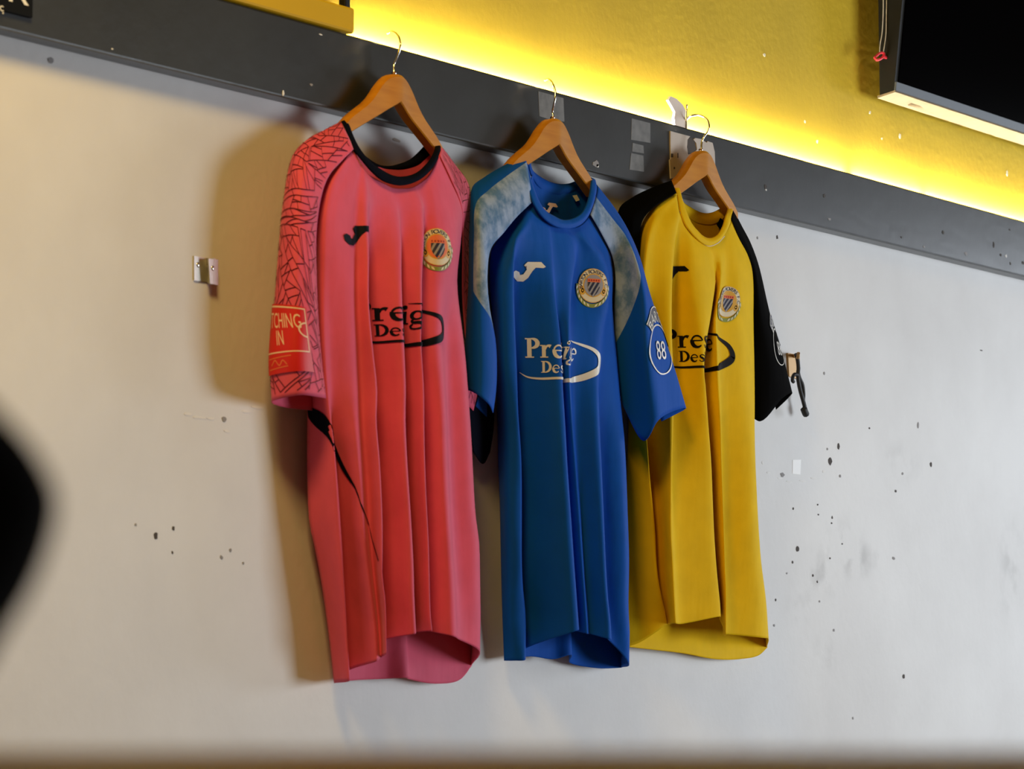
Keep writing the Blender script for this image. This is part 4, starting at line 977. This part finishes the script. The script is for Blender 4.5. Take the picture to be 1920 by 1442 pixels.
Y_sl = [
 [(1268, 361, .082), (1264, 350, .07), (1259, 338, .05), (1261, 342, .04)], [(1242, 377, .082), (1232, 366, .072), (1225, 351, .05), (1230, 357, .03)],
 [(1221, 393, .08), (1205, 385, .07), (1187, 370, .048), (1195, 379, .03)], [(1204, 416, .074), (1185, 410, .066), (1162, 391, .042), (1175, 402, .025)],
 [(1199, 460, .066), (1180, 455, .056), (1157, 430, .034), (1170, 445, .018)], [(1198, 560, .058), (1180, 560, .05), (1156, 555, .028), (1172, 560, .014)],
 [(1199, 660, .052), (1180, 660, .046), (1153, 660, .026), (1172, 660, .014)], [(1200, 745, .05), (1180, 740, .045), (1155, 735, .026), (1175, 750, .014)]]
Y_sr = [
 [(1372, 410, .082), (1373, 405, .078), (1374, 400, .07), (1375, 391, .052), (1373, 396, .042)], [(1387, 447, .083), (1388, 438, .082), (1388, 430, .075), (1389, 420, .052), (1385, 427, .035)],
 [(1403, 478, .083), (1404, 470, .083), (1405, 464, .075), (1407, 455, .05), (1400, 463, .03)], [(1412, 515, .082), (1416, 510, .085), (1419, 503, .078), (1422, 497, .05), (1412, 506, .025)],
 [(1411, 600, .074), (1424, 596, .085), (1434, 590, .085), (1443, 592, .05), (1424, 600, .02)], [(1411, 690, .07), (1434, 686, .084), (1452, 674, .088), (1467, 682, .048), (1436, 692, .02)],
 [(1411, 784, .068), (1426, 790, .080), (1466, 748, .088), (1483, 741, .048), (1455, 768, .022)]]
yel, yf, yb, yn = shirt('bright yellow football shirt with black raglan sleeves, rightmost of the three', [Y_A, Y_A2, Y_B, Y_Bv, Y_C, Y_Cv, Y_D, Y_D2, Y_D2v, Y_E, Y_Ev, Y_F, Y_G, Y_K], Y_back, Y_col, Y_bcol, (Y_sl, Y_sr), M_yel, M_yel, (M_black, M_black), (1315, 420, .06))
sponsor(yf.mapper(1271, 652), yel, M_black_ink, .041, 1.16, u0=.52, push=.3)
_f = yf.mapper(1273, 516); maker_logo(lambda a, b, l=0: _f(a-.012, b, l), yel, M_black_ink, .029, 1.3)
crest(yf.mapper(1362, 566), yel, .060, 1.2, M_gold)
_g = yn[1][0].mapper(1455, 652, sgn=1, lim=26); arm_badge(lambda a, b, l=0: _g(a+.016, b, l), yn[1][1], M_white_ink)
scrap('neck_label', 1350, 420, .040, [(-9, 3), (0, -12), (9, -8), (8, 8), (0, 14)], M_black, yel)
for pan, pts, par, m_ in ((yf, [(1271, 361, 1.3), (1273, 388, 1.3), (1282, 416, 1.3), (1298, 439, 1.3), (1314, 455, 1.3), (1328, 462, 1.3), (1344, 457, 1.3), (1358, 443, 1.2)], yel, M_counter),):
    cloth_ribbon('neck_seam', pan, pts, m_, par, 5)

# ------------------------------------------------------------------ out-of-focus foreground
d0 = .85
c = atd(960, 1408, d0); M3 = Matrix(((RT[0], math.cos(YAW), 0), (RT[1], math.sin(YAW), 0), (0, 0, 1)))
ct = empty('counter', (c[0], c[1], 0)); ct.rotation_euler = (0, 0, math.radians(-57)); tag(ct, 'brown wooden counter edge, out of focus along the bottom', 'counter')
def local_box(name, x0, x1, y0, y1, z0, z1, m_, bev):
    bm = bmesh.new(); bx(bm, x0, x1, y0, y1, z0, z1, bev)
    me = bpy.data.meshes.new(name); bm.to_mesh(me); bm.free(); me.materials.append(m_)
    return link(bpy.data.objects.new(name, me), ct)
zc_ = c[2]
local_box('counter_top', -.75, .75, -.42, 0, zc_-.035, zc_, M_counter, .004)
local_box('front_panel', -.70, .70, -.05, -.03, 0, zc_-.035, M_counter, .002)
for sx in (-.70, .70): local_box('side_panel', min(sx, sx*.96), max(sx, sx*.96), -.38, -.05, 0, zc_-.035, M_counter, .002)

# soft black bag, its end bulging in from the left
db = .74
prof = [(-700, 560), (-420, 575), (-250, 612), (-110, 675), (0, 772), (66, 850), (103, 932), (94, 1000), (58, 1100), (0, 1200), (-55, 1300), (-110, 1370), (-190, 1418), (-420, 1430), (-700, 1432)]
o0 = atd(-700, 1000, db); right = RT; upv = np.array([0, 0, 1.0]); dep = np.array([math.cos(YAW), math.sin(YAW), 0])
bag = empty('bag', (o0[0], o0[1], zc_)); tag(bag, 'black soft bag standing on the counter, blurred at the left edge', 'bag')
D = crom([np.array(p, float) for p in prof], 5)
up_ = D[:len(D)//2+1]; tipi = int(np.argmax(D[:, 0])); up_, lo_ = D[:tipi+1], D[tipi:][::-1]
V = []; F = []; nx, nk = 40, 28
xs_ = -700+(D[tipi, 0]+700)*np.sin(np.linspace(0, math.pi/2, nx))
for x in xs_:
    yt = np.interp(x, up_[:, 0], up_[:, 1]); yb_ = np.interp(x, lo_[:, 0], lo_[:, 1])
    pt, pb_ = atd(x, yt, db), atd(x, yb_, db); mid = (pt+pb_)/2; h = max((pt[2]-pb_[2])/2, .0002)
    wd = .085*(h/.055)**.7
    for k in range(nk):
        t = 2*math.pi*k/nk; ct_, st_ = math.cos(t), math.sin(t)
        V.append(tuple(mid+upv*h*math.copysign(abs(ct_)**.8, ct_)+dep*wd*st_*.6))
for i in range(nx-1):
    for k in range(nk): F.append((i*nk+k, i*nk+(k+1) % nk, (i+1)*nk+(k+1) % nk, (i+1)*nk+k))
F += [tuple(range(nk)), tuple(range((nx-1)*nk, nx*nk))[::-1]]
zmin = min(v[2] for v in V)
put('bag_body', V, F, M_bag, bag)
hp = crom([atd(-520, 575, db), atd(-480, 430, db), atd(-380, 400, db), atd(-290, 450, db), atd(-260, 612, db)], 8)
V, F = tube(hp, .006, 10); put('handle', V, F, M_bag, bag)
